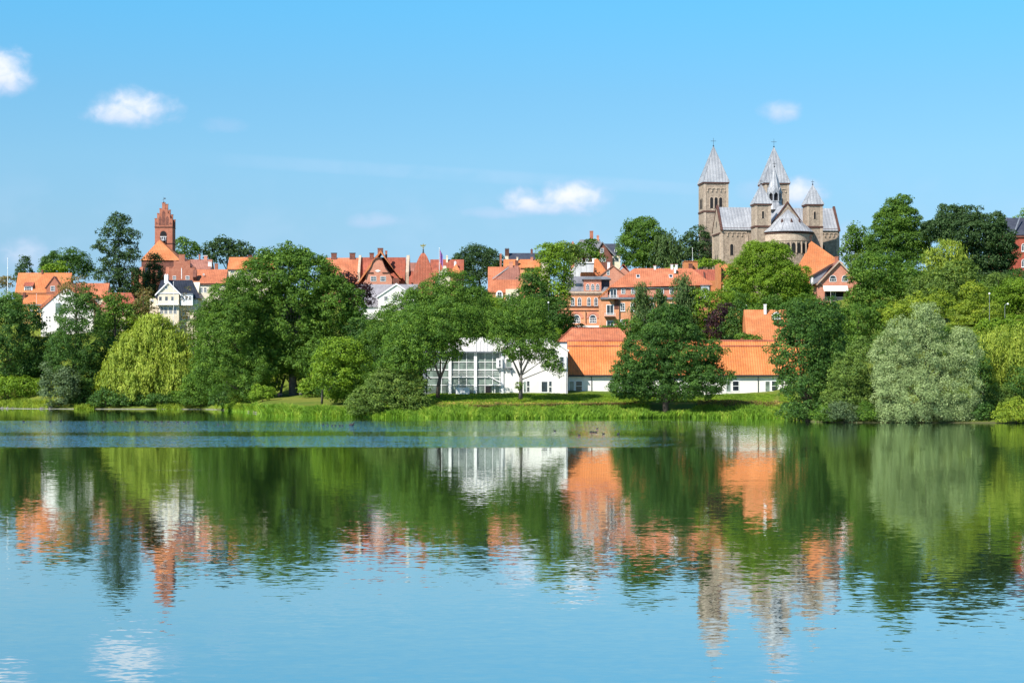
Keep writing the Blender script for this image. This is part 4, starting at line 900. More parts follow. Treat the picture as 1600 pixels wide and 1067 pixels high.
    m = MB(); m.box(s.x(1095), s.x(1108), -.2, 1.19, s.z(470), s.z(447)); b = s.part('bay_window', m, M_trim); o = s.win(1096.5, 1106.5, 449, 458, -.2, 2, 0); o.parent = b
    m = MB(); m.box(s.x(1094), s.x(1109), -.5, 1.3, s.z(447)+.01, s.z(445)); s.part('bay_roof', m, M_grey, b)
    # roofs to the right
    s = Bld('red_roof_annex', 'flat looking red roof between the apartment house and the orange firewall', 1104, 655, 'house')
    w = MB(); w.house_x(s.x(1080), s.x(1123), 0, 9, 0, s.z(440), s.z(422, 4.5)); s.part('wall', w, M_brick_orange); m = MB(); m.gable_x(s.x(1080), s.x(1121.4), 0, 9, s.z(440), s.z(421, 4.5), .4, .3, 0); s.part('roof', m, M_tile_red)
    m = MB(); m.exx([(-.3, s.z(438)), (3, s.z(424, 3)), (3, s.z(440))], s.x(1100.5), s.x(1102)); s.part('party_wall', m, M_stone_dark)
    w = MB(); w.box(s.x(1096), s.x(1121.4), -2, -.02, 0, s.z(439)); s.part('front_wall', w, surf('orange_render', sc((240,158,104), .66), None, .5, .9))
    s = Bld('orange_block', 'square orange block with a brown chimney above the apartment roof', 1079, 672, 'house')
    w = MB(); w.box(s.x(1069.5), s.x(1090), 0, 8, 0, s.z(409)); s.part('wall', w, surf('orange_render', sc((240,158,104), .66), None, .5, .9)); m = MB(); m.box(s.x(1069), s.x(1090.5), -.2, 8.2, s.z(409)+.01, s.z(408)); s.part('roof', m, M_tile)
    s.chimney(1076, 1082, 412, 420, -1, M_brick_dark, 1)
    s = Bld('orange_firewall_house', 'yellow walled house with bright orange roof half hidden by the tall lime tree', 1138, 640, 'house')
    w = MB(); w.box(s.x(1122), s.x(1126.5), -.5, 10, 0, s.z(412)); s.part('firewall', w, surf('orange_render', sc((240,158,104), .66), None, .5, .9))
    w = MB(); w.house_x(s.x(1126.6), s.x(1156), 0, 9.5, 0, s.z(440), s.z(414, 5)); s.part('wall', w, M_yellow); m = MB(); m.gable_x(s.x(1127), s.x(1157), 0, 9.5, s.z(440), s.z(413, 5), .4, .3, 0); s.part('roof', m, M_tile)
    for p in (1130, 1141): s.win(p, p+6, 447, 455, 0, 1, 1)
arched_building()

def right_houses():
    s = Bld('steep_orange_roof_house', 'house with very steep orange hipped roof in front of the cathedral apse', 1270, 690, 'house')
    w = MB(); w.box(s.x(1222), s.x(1310), 1, 16, 0, s.z(446)); s.part('wall', w, M_yellow)
    m = MB(); e = s.z(446); m.v = [(s.x(1234), 0, e), (s.x(1318), 0, s.z(412)), (s.x(1318), 16, s.z(412)), (s.x(1215), 16, e), (s.x(1266, 6), 6, s.z(375.5, 6)), (s.x(1257, 12), 12, s.z(377, 12)), (s.x(1318), 0, e), (s.x(1318), 16, e)]
    m.f = [(0, 6, 1, 4), (1, 2, 4), (2, 5, 4), (2, 7, 3, 5), (3, 0, 4, 5), (6, 7, 2, 1), (0, 3, 7, 6)]; s.part('roof', m, M_tile)
    s.chimney(1252.5, 1259, 369.5, 380, 11, M_brick_pink, 1.2); s.chimney(1261.8, 1268, 367.5, 377, 6.5, M_brick_pink, 1.2)
    s.win(1267, 1272.5, 416, 419, 2.3, 0, 0, name='skylight')
    s = Bld('balcony_house', 'brick gable house with white awning and balcony, right of the steep orange roof', 1306, 640, 'house')
    a, b = s.x(1278.5), s.x(1343); ax = s.x(1310.8); e = s.z(441)
    w = MB(); w.exy([(a, 0), (a, e), (ax, s.z(409.5)), (b, e), (b, 0)], 0, 11); s.part('wall', w, M_brick_pink)
    m = MB(); k = (s.z(407.5)-s.z(441))/(ax-a); m.gable_y(a, b, 0, 11, e, s.z(407.5), .5, .35, .5); s.part('roof', m, M_tile_brown)
    m = MB(); m.gable_y(a, b, -.75, -.52, e, s.z(407.2), .6, .5, 0); s.part('barge_board', m, M_stone_pale)
    m = MB(); m.exy([(s.x(1270), s.z(430.5)), (s.x(1303), s.z(411)), (s.x(1303), s.z(413)), (s.x(1271), s.z(432))], 1.5, 9); d = s.part('dormer_roof', m, M_stone_dark)
    m = MB(); m.exy([(s.x(1271.5), s.z(444)), (s.x(1271.5), s.z(432)), (s.x(1302), s.z(413.5)), (s.x(1288), s.z(430)), (s.x(1279), s.z(441))], 2, 8.5); s.part('dormer_cheek', m, M_grey, d)
    m = MB(); m.box(s.x(1269), s.x(1272), 1.9, 2.5, s.z(444), s.z(433)); s.part('dormer_window', m, M_trim, d)
    for p, q in ((1296, 1306.8), (1315.2, 1325)): s.win(p, q, 430, 440.3, 0, 2, 1, True, .15)
    m = MB(); m.exx([(-.05, s.z(446.8)), (-.05, s.z(447.6)), (-1.9, s.z(455.5)), (-1.9, s.z(454))], s.x(1286), s.x(1324)); s.part('awning', m, M_awning)
    m = MB(); m.box(s.x(1288.5), s.x(1318), -.03, .1, s.z(470), s.z(456)); s.part('loggia_opening', m, M_dark)
    s.win(1297.5, 1305.5, 455.5, 465, -.05, 1, 0, bar=.16, name='balcony_door')
    m = MB(); L, Rr = s.x(1285), s.x(1316); m.box(L, Rr, -1.8, -.005, s.z(473), s.z(471.5)); ba = s.part('balcony', m, M_stone_dark)
    m = MB()
    for i in range(24): c = L+(Rr-L)*i/23; m.box(c-.04, c+.04, -1.78, -1.72, s.z(471.5), s.z(465))
    m.box(L, Rr, -1.82, -1.68, s.z(465), s.z(464.5)); s.part('balcony_rail', m, M_grey, ba)
    s.win(1292, 1300, 478, 485.5, 0, 2, 1, True, .14); s.win(1308, 1314, 478, 486, 0, 1, 1)
    m = MB(); m.box(s.x(1276), s.x(1282.5), -.7, .0, s.z(444), s.z(441.5)); s.part('gutter_box', m, M_iron); s.chimney(1304.5, 1309.5, 401, 411, 4, M_brick_red)
    # dark roofed brick building at the right edge
    s = Bld('slate_roofed_building', 'deep red brick building with dark slate roof at the right edge', 1605, 664, 'building')
    x0, x1 = s.x(1562), s.x(1660); w = MB(); w.box(x0, x1, 0, 16, 0, s.z(367.5)); s.part('wall', w, M_brick_deep)
    m = MB(); m.hip_x(x0, x1, 0, 16, s.z(367.5), s.z(340.5, 8), 5, 5, .6); s.part('roof', m, M_slate)
    m = MB(); m.tube([(x0-.6, -.6, s.z(367.4)), (x0+4.4, 8, s.z(340.3, 8))], [.3, .3], 5); m.tube([(s.x(1583), -.7, s.z(367.3)), (s.x(1600), 5, s.z(339.5, 8))], [.22, .22], 5); s.part('roof_hips', m, M_grey)
    c = MB(); c.box(x0-.3, x1, -.4, -.003, s.z(371), s.z(367.6)); c.box(x0-.2, x1, -.25, -.004, s.z(425), s.z(422)); s.part('cornice', c, M_brick_dark)
    for q in (380.5, 405, 430):
        for p in (1570, 1596, 1622): s.win(p, p+6.5, q, q+12.5, 0, 1, 1, True, .16, sill=True)
    # small hipped roof above the long house
    s = Bld('hipped_cottage', 'cottage with orange half hipped roof and white chimney above the long lakeside house', 1195, 545, 'house')
    x0, x1 = s.x(1164), s.x(1232); e = s.z(531.5); w = MB(); w.box(x0, x1, 0, 12, 0, e); s.part('wall', w, M_white)
    m = MB(); m.exx([(-.5, s.z(531.5)-.15), (3.2, s.z(501, 3.2)), (6, s.z(484, 6)), (9, s.z(501, 3.2)), (12.5, s.z(531.5)-.15)], s.x(1166), s.x(1234)); s.part('roof', m, M_tile)
    m = MB(); m.v = [(x0-.5, -.52, e), (x0-.5, 12.5, e), (s.x(1177), 6, s.z(484.5, 6)), (s.x(1166.2), -.5, e), (s.x(1166.2), 12.5, e)]; 
    m.f = [(0, 1, 2), (0, 2, 3), (1, 4, 2), (0, 3, 4, 1)]; s.part('roof_hip', m, M_tile_red)
    s.chimney(1193.5, 1197.2, 475.5, 488, 5, M_trim, .8)
    m = MB(); c = s.x(1214.5); m.exy([(c-.95, s.z(499)), (c-.95, s.z(491)), (c, s.z(487)), (c+.95, s.z(491)), (c+.95, s.z(499))], .8, 5); d = s.part('dormer', m, M_trim); o = s.win(1211.5, 1217.5, 490, 498, .8, 1, 1, bar=.1); o.parent = d
    for p in (1175, 1195): s.win(p, p+6, 534, 542, 0, 1, 1)
    # rear orange roof behind the white hall
    s = Bld('rear_orange_roof_house', 'orange hipped roof just behind the ridge of the long lakeside house', 915, 536, 'house')
    x0, x1 = s.x(873), s.x(985); e = s.z(534); w = MB(); w.box(x0, x1, 0, 11, 0, e); s.part('wall', w, M_white)
    m = MB(); m.hip_x(x0, x1, 0, 11, e, s.z(513, 5.5), s.x(894)-s.x(873), 3, .4); s.part('roof', m, M_tile2)
    m = MB(); zr = s.z(513, 5.5); m.tube([(x0-.4, -.4, e+.1), (s.x(894), 5.5, zr+.1), (x1-3, 5.5, zr+.1)], [.16, .16, .16], 5); s.part('ridge_tiles', m, M_tile_red)
right_houses()

def lakeside_hall():
    D = 512.0
    s = Bld('long_lakeside_house', 'long low white house with bright orange pantile roof facing the lake', 1050, D, 'house', sink=.6)
    x0, x1 = s.x(887.5), s.x(1262); y1 = 13.5
    w = MB(); w.box(x0, x1, 0, y1, 0, s.z(585)); s.part('wall', w, M_white)
    m = MB(); e = s.z(585.5); kz = s.z(541, 5.2); zr = s.z(532.3, 6.7)
    m.exx([(-.7, e), (5.2, kz), (6.75, zr), (8.3, kz), (y1+.7, e), (y1+.7, e-.25), (6.75, zr-.5), (-.7, e-.25)], x0, x1+.3); s.part('roof', m, M_tile_near)
    m = MB(); m.exx([(5.0, kz-.02), (5.25, kz+.26), (5.6, kz+.1)], x0, x1+.3); m.exx([(6.45, zr-.15), (6.75, zr+.22), (7.05, zr-.15)], x0, x1+.3); s.part('ridge_tiles', m, M_tile_red)
    m = MB(); m.box(x0, x1, -.86, -.71, e-.35, e-.05); m.box(x0, x1, -.7, -.003, e-.5, e-.28); s.part('gutter', m, M_iron)
    s.part('downpipe', MB().box(s.x(923.8), s.x(923.8)+.16, -.2, -.04, 0, e-.5), M_iron)
    s.part('downpipe', MB().box(s.x(1184), s.x(1184)+.16, -.2, -.04, 0, e-.5), M_iron)
    def doorwin(p):
        s.win(p, p+8.6, 595, 612.5, 0, 0, 0, bar=.16, name='glass_door', pane=M_glass_green); s.win(p+9.8, p+21.4, 594.5, 611.5, 0, 0, 1, bar=.2)
    for p in (889, 960, 1030, 1134, 1195, 1240): doorwin(p)
    # white hall
    s = Bld('white_hall', 'modern white two storey hall with tall glass facade facing the lake', 790, 506, 'building', sink=.6)
    y1 = 20
    a, b = s.x(787), s.x(887)
    w = MB(); w.exy([(a, 0), (a, s.z(540)), (s.x(800), s.z(533)), (s.x(846), s.z(530.5)), (s.x(862.5), s.z(530.5)), (b, s.z(547)), (b, 0)], 0, y1); s.part('wall', w, M_white)
    m = MB(); m.exy([(s.x(862), s.z(530.2)), (b+.35, s.z(547.3)), (b+.35, s.z(548.3)-.1), (b+.01, s.z(548.3)), (s.x(862), s.z(531.2))], -.3, y1+.2); m.exy([(a, s.z(540)+.01), (s.x(800), s.z(533)+.01), (s.x(846), s.z(530.4)), (s.x(862), s.z(530.4)), (s.x(862), s.z(529.4)), (s.x(846), s.z(529.2)), (s.x(800), s.z(532)), (a, s.z(539))], -.3, y1+.2); s.part('roof_edge', m, M_trim)
    # set back white volume above the glass
    w = MB(); w.exy([(s.x(700, 4), 0), (s.x(700, 4), s.z(536, 4)), (s.x(722, 4), s.z(528, 4)), (s.x(757, 4), s.z(526.5, 4)), (s.x(800, 4), s.z(530, 4)), (s.x(800, 4), 0)], 4, 22); s.part('upper_wall', w, M_white)
    for p in (743, 749, 755, 761): 
        s.part('roof_fin', MB().box(s.x(p, 4), s.x(p, 4)+.1, 3.8, 3.99, s.z(549, 4), s.z(532, 4)), M_trim)
    # glass facade
    g0, g1 = s.x(661), s.x(784.5); gt = s.z(551)
    m = MB(); m.box(g0, g1, -1.0, 4.2, gt, s.z(548.8)); s.part('canopy_roof', m, M_grey)
    m = MB(); m.box(g0, g1, .25, .35, s.z(614), gt-.01); gl = s.part('glass_wall', m, M_glass_green)
    m = MB(); m.box(g0+.1, g1-.1, 3.6, 3.95, 0, gt-.02); s.part('interior_wall', m, surf('grey_interior', (.20,.22,.21), (.14,.16,.15), .3, .9))
    f = MB()
    for p in (662, 690, 717, 729, 757.8, 769.8, 781): c = s.x(p); f.box(c-.07, c+.07, .1, .249, s.z(614), gt-.02)
    for q, t in ((565.6, .07), (577.8, .13), (589.8, .09), (601.8, .07)): z = s.z(q); f.box(g0, g1, .08, .245, z-t, z+t)
    s.part('mullions', f, M_trim, gl)
    f = MB(); z = s.z(580.5)
    for q in (580.5, 583, 585.5): zz = s.z(q); f.box(s.x(706), s.x(782), .0, .06, zz-.03, zz+.03)
    s.part('inner_rail', f, M_trim, gl)
    for p in (700.8, 740.6): s.part('pilaster', MB().box(s.x(p), s.x(p+4.6), -.35, .07, 0, gt-.02), M_trim)
    s.part('corner_post', MB().box(s.x(661), s.x(665), -.25, .06, 0, gt-.02), M_grey)
    s.part('corner_post', MB().box(s.x(782.5), s.x(786.8), -.3, .06, 0, gt-.02), M_trim)
    m = MB(); m.solid([(s.x(763), -.15, s.z(588)), (s.x(782), -.15, s.z(598)), (s.x(782), -.15, s.z(596.5)), (s.x(763), -.15, s.z(586.5))], [(s.x(763), .06, s.z(588)), (s.x(782), .06, s.z(598)), (s.x(782), .06, s.z(596.5)), (s.x(763), .06, s.z(586.5))]); m.box(s.x(706), s.x(763), -.15, .06, s.z(589.3), s.z(588)); s.part('stair_stringer', m, M_trim)
    m = MB(); m.box(s.x(758.5), s.x(766.5), -.02, .07, s.z(614), s.z(603.5)); s.part('door', m, M_dark); s.part('door_canopy', MB().box(s.x(764), s.x(783), -.9, .06, s.z(602.2), s.z(600.6)), M_trim)
    s.part('side_door', MB().box(s.x(772.5), s.x(774), -.2, .06, s.z(614), s.z(602.3)), M_trim)
    m = MB(); m.box(s.x(775.5), s.x(785), -1.0, .055, s.z(575), s.z(560)); bw = s.part('box_window', m, M_trim); o = s.win(779, 783, 561.5, 574, -1.0, 0, 1, bar=.12); o.parent = bw
    s.win(790.5, 799.3, 560.5, 574, 0, 0, 0, bar=.06, frame=M_white, pane=M_glass_green)
    m = MB(); m.box(s.x(788), s.x(801), -.9, -.003, s.z(575.3), s.z(574.3)); m.box(s.x(797.5), s.x(798.8), -.5, -.1, s.z(583.5), s.z(575.4)); s.part('window_canopy', m, M_grey)
    m = MB(); m.box(s.x(872), s.x(885), -.35, -.003, s.z(576), s.z(556)); bw = s.part('box_window', m, M_trim); o = s.win(874.5, 881.5, 557, 573.5, -.35, 0, 1, bar=.12); o.parent = bw
    m = MB(); m.box(s.x(871.5), s.x(885.5), -.45, -.0035, s.z(576.8), s.z(576.05)); s.part('sill', m, M_grey, bw)
    s.win(845, 856.5, 595, 613.5, 0, 0, 0, bar=.2, name='glass_door'); s.win(857.6, 862, 595.5, 603.5, 0, 0, 0, bar=.06); s.win(857.6, 862, 604.8, 612.5, 0, 0, 0, bar=.06)
    s.win(817.5, 822.5, 595.5, 613.5, 0, 0, 0, bar=.12, name='glass_door', pane=M_glass_green); s.win(823.2, 827.2, 595, 603.5, 0, 0, 0, bar=.05); s.win(823.2, 827.2, 604.5, 612, 0, 0, 0, bar=.05)
    s.part('downpipe', MB().box(s.x(884.7), s.x(884.7)+.14, -.16, -.02, 0, s.z(577)), M_grey)
    # low white bin screen in front of the glass
    X = PX(723, 503.5); zb = zg(X, 503.5)-.1
    t = tag(empty('bin_screen', (X, 503.5, zb)), 'low white slatted screen standing in front of the glass facade', 'screen'); h = PZ(604.5, 503.5)-zb
    m = MB(); m.box(-1.75, 1.75, -.03, .03, .1, h-.25); m.build('panel', M_trim, t)
    for x in (-1.8, 0, 1.7): MB().box(x, x+.1, -.06, .06, 0, h).build('post', M_grey, t)
    MB().box(-1.75, 1.75, -.05, .05, h-.24, h-.12).build('rail', M_trim, t)
lakeside_hall()
# ------------------------------------------------------------------ trees and plants
def unit(v): return v/np.maximum(np.linalg.norm(v, axis=1, keepdims=True), 1e-6)
def foliage(lobes, leaf, rc, seed, style='leaf', dens=1.0):
    """lobes: (x, y, z, a, b, c) ellipsoids in local metres. returns quads and a tint per quad"""
    rng = np.random.default_rng(seed); C = []; Dn = []; L6 = np.array(lobes, float)
    for i, (x, y, z, a, b, c) in enumerate(lobes):
        ar = 4*math.pi*((((a*b)**1.6+(a*c)**1.6+(b*c)**1.6)/3)**(1/1.6))
        n = max(6, int(ar/(rc*rc)*1.0*dens)); d = unit(rng.normal(size=(n, 3)))
        keep = (d[:, 1] < .25) | (rng.random(n) < .45); d = d[keep]
        keep = (d[:, 2] > -.55) | (rng.random(len(d)) < .6); d = d[keep]
        r = rng.uniform(.62, 1.0, (len(d), 1))**.7
        bump = 1+.13*np.sin(d[:, :1]*5+seed)+.10*np.sin(d[:, 2:]*7+seed*2)+.07*rng.normal(size=(len(d), 1))
        p = np.array([x, y, z])+d*r*bump*(np.array([a, b, c])-np.minimum(rc*.4, np.array([a, b, c])*.25))
        ok = np.ones(len(p), bool)
        for j in range(len(lobes)):
            if j == i: continue
            q = (p-L6[j, :3])/L6[j, 3:]; ok &= np.linalg.norm(q, axis=1) > .60
        C.append(p[ok]); Dn.append(d[ok])
        m = int(len(d)*.10); e = unit(rng.normal(size=(m, 3)))*rng.random((m, 1))*.6; C.append(np.array([x, y, z])+e*np.array([a, b, c])); Dn.append(unit(e+1e-3))
    C = np.vstack(C); Dn = np.vstack(Dn); nc = len(C)
    if style == 'willow':
        k = max(8, int(46*dens)); cl = rng.uniform(.25, 1.1, (nc, 1))
        t = rng.random((nc, k, 1)); strand = rng.normal(size=(nc, 6, 2))*rc*.5; si = rng.integers(0, 6, (nc, k))
        off = np.take_along_axis(strand, si[:, :, None].repeat(2, 2), 1)
        Lz = rc*2.3*cl[:, None, :]; P = np.empty((nc, k, 3))
        P[:, :, :2] = C[:, None, :2]+off+Dn[:, None, :2]*(.25*rc)*np.sqrt(t); P[:, :, 2] = C[:, None, 2]+rc*.35*(1-(2*t[:, :, 0]-.3)**2)-Lz[:, :, 0]*t[:, :, 0]
        P = P.reshape(-1, 3); P = P+rng.normal(size=P.shape)*rc*.13; D_ = np.repeat(Dn, k, 0); n = len(P)
        N = unit(D_*np.array([1, 1, .35])*.8+rng.normal(size=(n, 3))*.5+np.array([0, 0, .25])); T = unit(np.cross(N, rng.normal(size=(n, 3))*.35+np.array([1, 0, 0]))); T = np.where(T[:, 2:] > 0, T, -T)
        B = np.cross(N, T); s = leaf*rng.uniform(.7, 1.3, (n, 1)); hl, hw = s*1.15, s*.26
        ct = np.repeat(rng.random(nc), k)
    else:
        rr = rc*rng.uniform(.55, 1.35, (nc, 1)); k = max(8, int(3.4*rc*rc/(leaf*leaf)*dens)); e = unit(rng.normal(size=(nc*k, 3)))
        D_ = np.repeat(Dn, k, 0); e = unit(e+D_*.55+np.array([0, 0, .30])); R_ = np.repeat(rr, k, 0)
        n = len(e); sq = np.array([1, 1, .68 if style == 'leaf' else .85])
        P = np.repeat(C, k, 0)+e*R_*sq*rng.uniform(.55, 1.08, (n, 1))
        N = unit(e*.75+D_*.25+rng.normal(size=(n, 3))*.55+np.array([0, 0, .22])); T = unit(np.cross(N, rng.normal(size=(n, 3)))); B = np.cross(N, T)
        s = leaf*rng.uniform(.6, 1.25, (n, 1)); hl, hw = s*.62, s*.40
        ct = np.repeat(rng.random(nc), k)
    V = np.stack([P-T*hl, P+B*hw, P+T*hl, P-B*hw], 1).reshape(-1, 3)
    tint = np.clip(.62*ct+.5*rng.random(len(P))-.06, 0, 1)
    return V, tint
NTREE = [0]; NLEAF = [0]
def tree(name, label, mat, D, lobes, style='leaf', bark=None, tr=.45, leaf=None, rc=None, dens=1.0, group=None, cat='tree', stems=None, base=None, trunk=True, zmin=None):
    """lobes: (px, py, rx, ry[, dy]) in picture units at distance D; base: column (and row) where the trunk meets the ground"""
    NTREE[0] += 1; seed = NTREE[0]; rnd = random.Random(seed); k = D/F
    bx = base[0] if base else sum(l[0]*l[2] for l in lobes)/sum(l[2] for l in lobes)
    X = PX(bx, D); z0 = PZ(base[1], D) if base and len(base) > 1 else zg(X, D)
    z0 = z0 if zmin is None else max(z0, zmin)
    root = tag(empty(name, (X, D, z0-.1)), label, cat, group)
    LL = []
    for l in lobes:
        a, c = l[2]*k, l[3]*k; dy = l[4]*k if len(l) > 4 else rnd.uniform(-.25, .25)*a
        LL.append((PX(l[0], D)-X, dy, PZ(l[1], D)-z0, a, min(a, c*1.3)*.9, c))
    lf = (leaf or max(.30, D*.00074))*(.88+.34*((seed*37)%10)/9); rc = (rc or max(1.0, D*.0024))*1.22
    V, tint = foliage(LL, lf, rc, seed, style, dens)
    lowest = .15
    bad = V[:, 2] < lowest; V[bad, 2] = lowest+(V[bad, 2]-lowest)*.02
    NLEAF[0] += len(V)//4
    np_mesh('crown' if cat == 'tree' else 'foliage', V, 4, mat, root, tint)
    if trunk:
        m = MB(); bark = bark or M_bark
        if stems:
            for r0, r1, pts in stems:
                P = [(PX(p[0], D)-X, (p[2] if len(p) > 2 else 0), PZ(p[1], D)-z0) for p in pts]; n = len(P)
                if P[0][2] < .8: P[0] = (P[0][0], P[0][1], -.6)
                m.tube(P, [r0+(r1-r0)*i/(n-1) for i in range(n)], 8)
        else:
            big = max(LL, key=lambda q: q[3]*q[5]); top = (big[0], big[1], big[2]+big[5]*.2)
            m.tube([(0, 0, -.6), (rnd.uniform(-.2, .2), .1, top[2]*.4), top], [tr*1.25, tr*.9, tr*.35], 8)
        big = max(LL, key=lambda q: q[3]*q[5])
        for q in LL:
            zz = max(1.2, min(q[2], big[2])-q[5]*.7)
            j0 = (big[0]*.35, big[1]*.35, zz*.75); m.tube([j0, ((j0[0]+q[0])*.55, (j0[1]+q[1])*.5, (zz+q[2])*.5), (q[0], q[1], q[2]+q[5]*.45)], [tr*.5, tr*.32, tr*.1], 6)
        m.build('trunk', bark, root, True)
    return root
def shrub(name, label, mat, D, lobes, **kw):
    return tree(name, label, mat, D, lobes, cat=kw.pop('cat', 'shrub'), trunk=kw.pop('trunk', True), tr=kw.pop('tr', .12), **kw)

# --- left shore
tree('broadleaf_tree', 'dense dark green tree at the left edge behind the clipped hedge', L_dark, 668, [(10,535,52,52),(44,505,26,32),(-22,515,40,52),(20,575,54,26),(44,558,28,32),(12,488,26,24)])
shrub('laurel_hedge', 'dense leafy green hedge at the left edge behind the dry bank', L_bright, 659, [(-25,603,24,18),(2,603,22,18),(24,604,20,18),(44,604,20,18),(60,606,14,16)], cat='hedge', rc=1.1)
tree('broadleaf_tree', 'tall dark tree right of the white gable house, greyish bush leaning at its foot', L_dark, 650, [(122,500,36,42),(112,550,42,48),(120,598,34,36),(136,472,20,22),(84,560,16,34),(128,615,24,22)], base=(118,634))
shrub('willow_bush', 'grey green bush at the water, under the dark tree on the left', L_greyg, 644, [(92,608,30,28),(78,590,16,26),(104,592,20,20)], base=(92,637))
tree('ash_tree', 'thin tree with rusty seed clusters above the dark tree on the left', L_rust, 676, [(118,446,24,18),(100,462,14,18),(138,462,14,20)], dens=.55, rc=1.3)
tree('broadleaf_tree', 'dark green tree squeezed between the dark tree and the golden willow', L_dark, 655, [(160,580,24,40),(152,612,22,24),(172,545,14,22)])
tree('maple_tree', 'yellow green tree behind the top of the golden willow', L_bright, 690, [(182,508,28,26),(162,522,18,20),(205,500,16,18)], dens=.8)
tree('golden_willow', 'big golden yellow weeping willow on the left shore', L_willow, 646, [(242,510,34,22),(214,534,32,26),(266,536,30,24),(192,562,30,30),(288,568,30,26),(174,594,22,28),(238,570,44,36),(212,600,36,30),(270,602,36,28),(302,598,18,26)], style='willow', rc=1.35, dens=1.15)
shrub('rounded_bush', 'round mid green bush at the waterline right of the golden willow', L_mid, 635, [(315,605,33,32),(300,618,22,20),(334,618,18,20)], base=(315,639))
tree('spruce_tree', 'thin half bare brown spruce beside the white villa flagpole', L_rust, 668, [(291,455,5,14),(291,480,9,20),(291,510,13,20)], dens=.42, rc=1.2, tr=.25)
tree('ash_tree', 'sparse olive ash tree left of the white villa', L_rust, 672, [(224,470,16,18),(214,490,16,18),(236,492,15,18),(225,455,9,9)], dens=.6, rc=1.3)
tree('fir_tree', 'olive dark fir below the white villa bay window', L_olive, 660, [(302,520,24,26),(304,545,26,24),(318,500,16,20)], dens=.8)
# --- big central pair
tree('poplar_tree', 'left crown of the huge dark green tree mass, on a forked trunk at the water', L_mid, 590,
     [(360,520,46,50),(345,570,38,44),(390,580,46,44),(372,478,36,36),(330,490,20,26),(350,460,22,22),(332,545,28,40),(328,585,24,30),(345,452,8,14),(360,446,8,14)], style='leaf', rc=1.35, dens=1.1, base=(392,632),
     stems=[(.75,.4,[(394,632),(391,612),(380,585),(372,560)]),(.6,.35,[(396,630),(404,606),(412,582),(410,560)])])
tree('poplar_tree', 'tallest and widest dark green tree, thick grey trunk standing over the reeds', L_mid, 603,
     [(440,428,50,32),(480,440,56,42),(408,402,7,14),(424,397,7,13),(438,394,7,14),(452,391,7,14),(466,394,7,14),(480,399,8,14),(497,410,8,12),(512,424,9,12),(545,475,26,32),(548,505,24,30),(405,450,46,46),(520,478,40,46),(450,500,80,60),(420,560,56,46),(490,560,60,44),(456,408,34,16),(415,412,30,16)], rc=1.4, dens=1.15, bark=M_barkgrey, base=(458,628),
     stems=[(1.5,1.15,[(458,630),(458,612),(457,590),(455,560)]),(.5,.35,[(437,628),(440,605),(446,585)]),(.35,.2,[(427,628),(430,605),(436,585)])])
tree('weeping_willow', 'light green weeping willow hanging left of the thick grey trunk', L_yellow, 626, [(428,600,10,24),(420,606,8,20)], style='willow', rc=1.1, dens=.9)
tree('weeping_willow', 'light green weeping willow hanging right of the thick grey trunk', L_yellow, 634, [(474,600,12,24),(486,604,10,20)], style='willow', rc=1.1, dens=.9)
tree('maple_tree', 'bright yellow green maple with a slim trunk over the reeds', L_bright, 520, [(532,552,38,26),(512,572,26,24),(556,572,26,26),(530,590,40,20),(545,540,22,14)], tr=.22, rc=1.15, bark=M_barkgrey, base=(503,627),
     stems=[(.32,.22,[(503,627),(504,605),(510,585),(520,565)])])
tree('purple_beech', 'dark purple leaved beech below the baroque gable', L_purple, 640, [(532,440,30,15),(560,455,22,14),(545,470,26,16),(572,468,12,12)])
tree('broadleaf_tree', 'dark tree behind the yellow green maple', L_dark, 545, [(590,525,32,40),(560,520,20,34),(600,555,34,36)])
tree('lime_tree', 'broad light topped tree left of the lake hall, behind the others', L_mid, 530, [(700,456,62,34),(648,490,50,34),(735,490,44,44),(612,522,44,38),(670,510,60,40),(748,503,26,26)], rc=1.3)
tree('lime_tree', 'broad dark tree with slim forked trunk before the glass facade', L_mid, 487, [(700,505,52,40),(655,520,56,46),(630,560,46,34),(728,514,34,30),(672,548,50,26)], rc=1.15, bark=M_bark, base=(684,617), tr=.3,
     stems=[(.55,.42,[(684,618),(685,602),(688,588)]),(.34,.15,[(688,590),(696,570),(704,548)]),(.3,.14,[(687,590),(680,570),(668,550)]),(.26,.12,[(688,590),(688,565),(690,545)])])
shrub('sallow_bush', 'large grey green sallow bush at the water left of the lawn', L_olive, 484, [(630,610,36,36),(562,632,26,18),(594,614,30,30),(604,592,26,20),(650,628,20,24),(566,626,22,20),(620,635,50,16)], rc=.95, dens=1.1, trunk=False, base=(620,651))
tree('alder_tree', 'open crowned tree with ivy on its trunk before the white hall', L_mid, 484, [(812,500,42,38),(790,525,30,26),(838,535,34,36),(860,562,15,20),(806,550,22,14),(780,505,22,22),(835,485,24,20),(872,576,9,12),(815,540,36,22)], rc=1.05, dens=1.0, bark=M_barkgrey, base=(814,619), tr=.3,
     stems=[(.55,.36,[(813.5,620),(814,600),(814,585)]),(.3,.14,[(814,586),(824,566),(834,546)]),(.3,.14,[(813,588),(803,566),(793,548)]),(.26,.12,[(814,586),(815,560),(812,530)])])
shrub('ivy_clump', 'small leafy clump climbing the tree trunk before the white hall', L_olive, 483.6, [(811,602,5,8)], trunk=False, rc=.5, leaf=.25, cat='climbing plant')
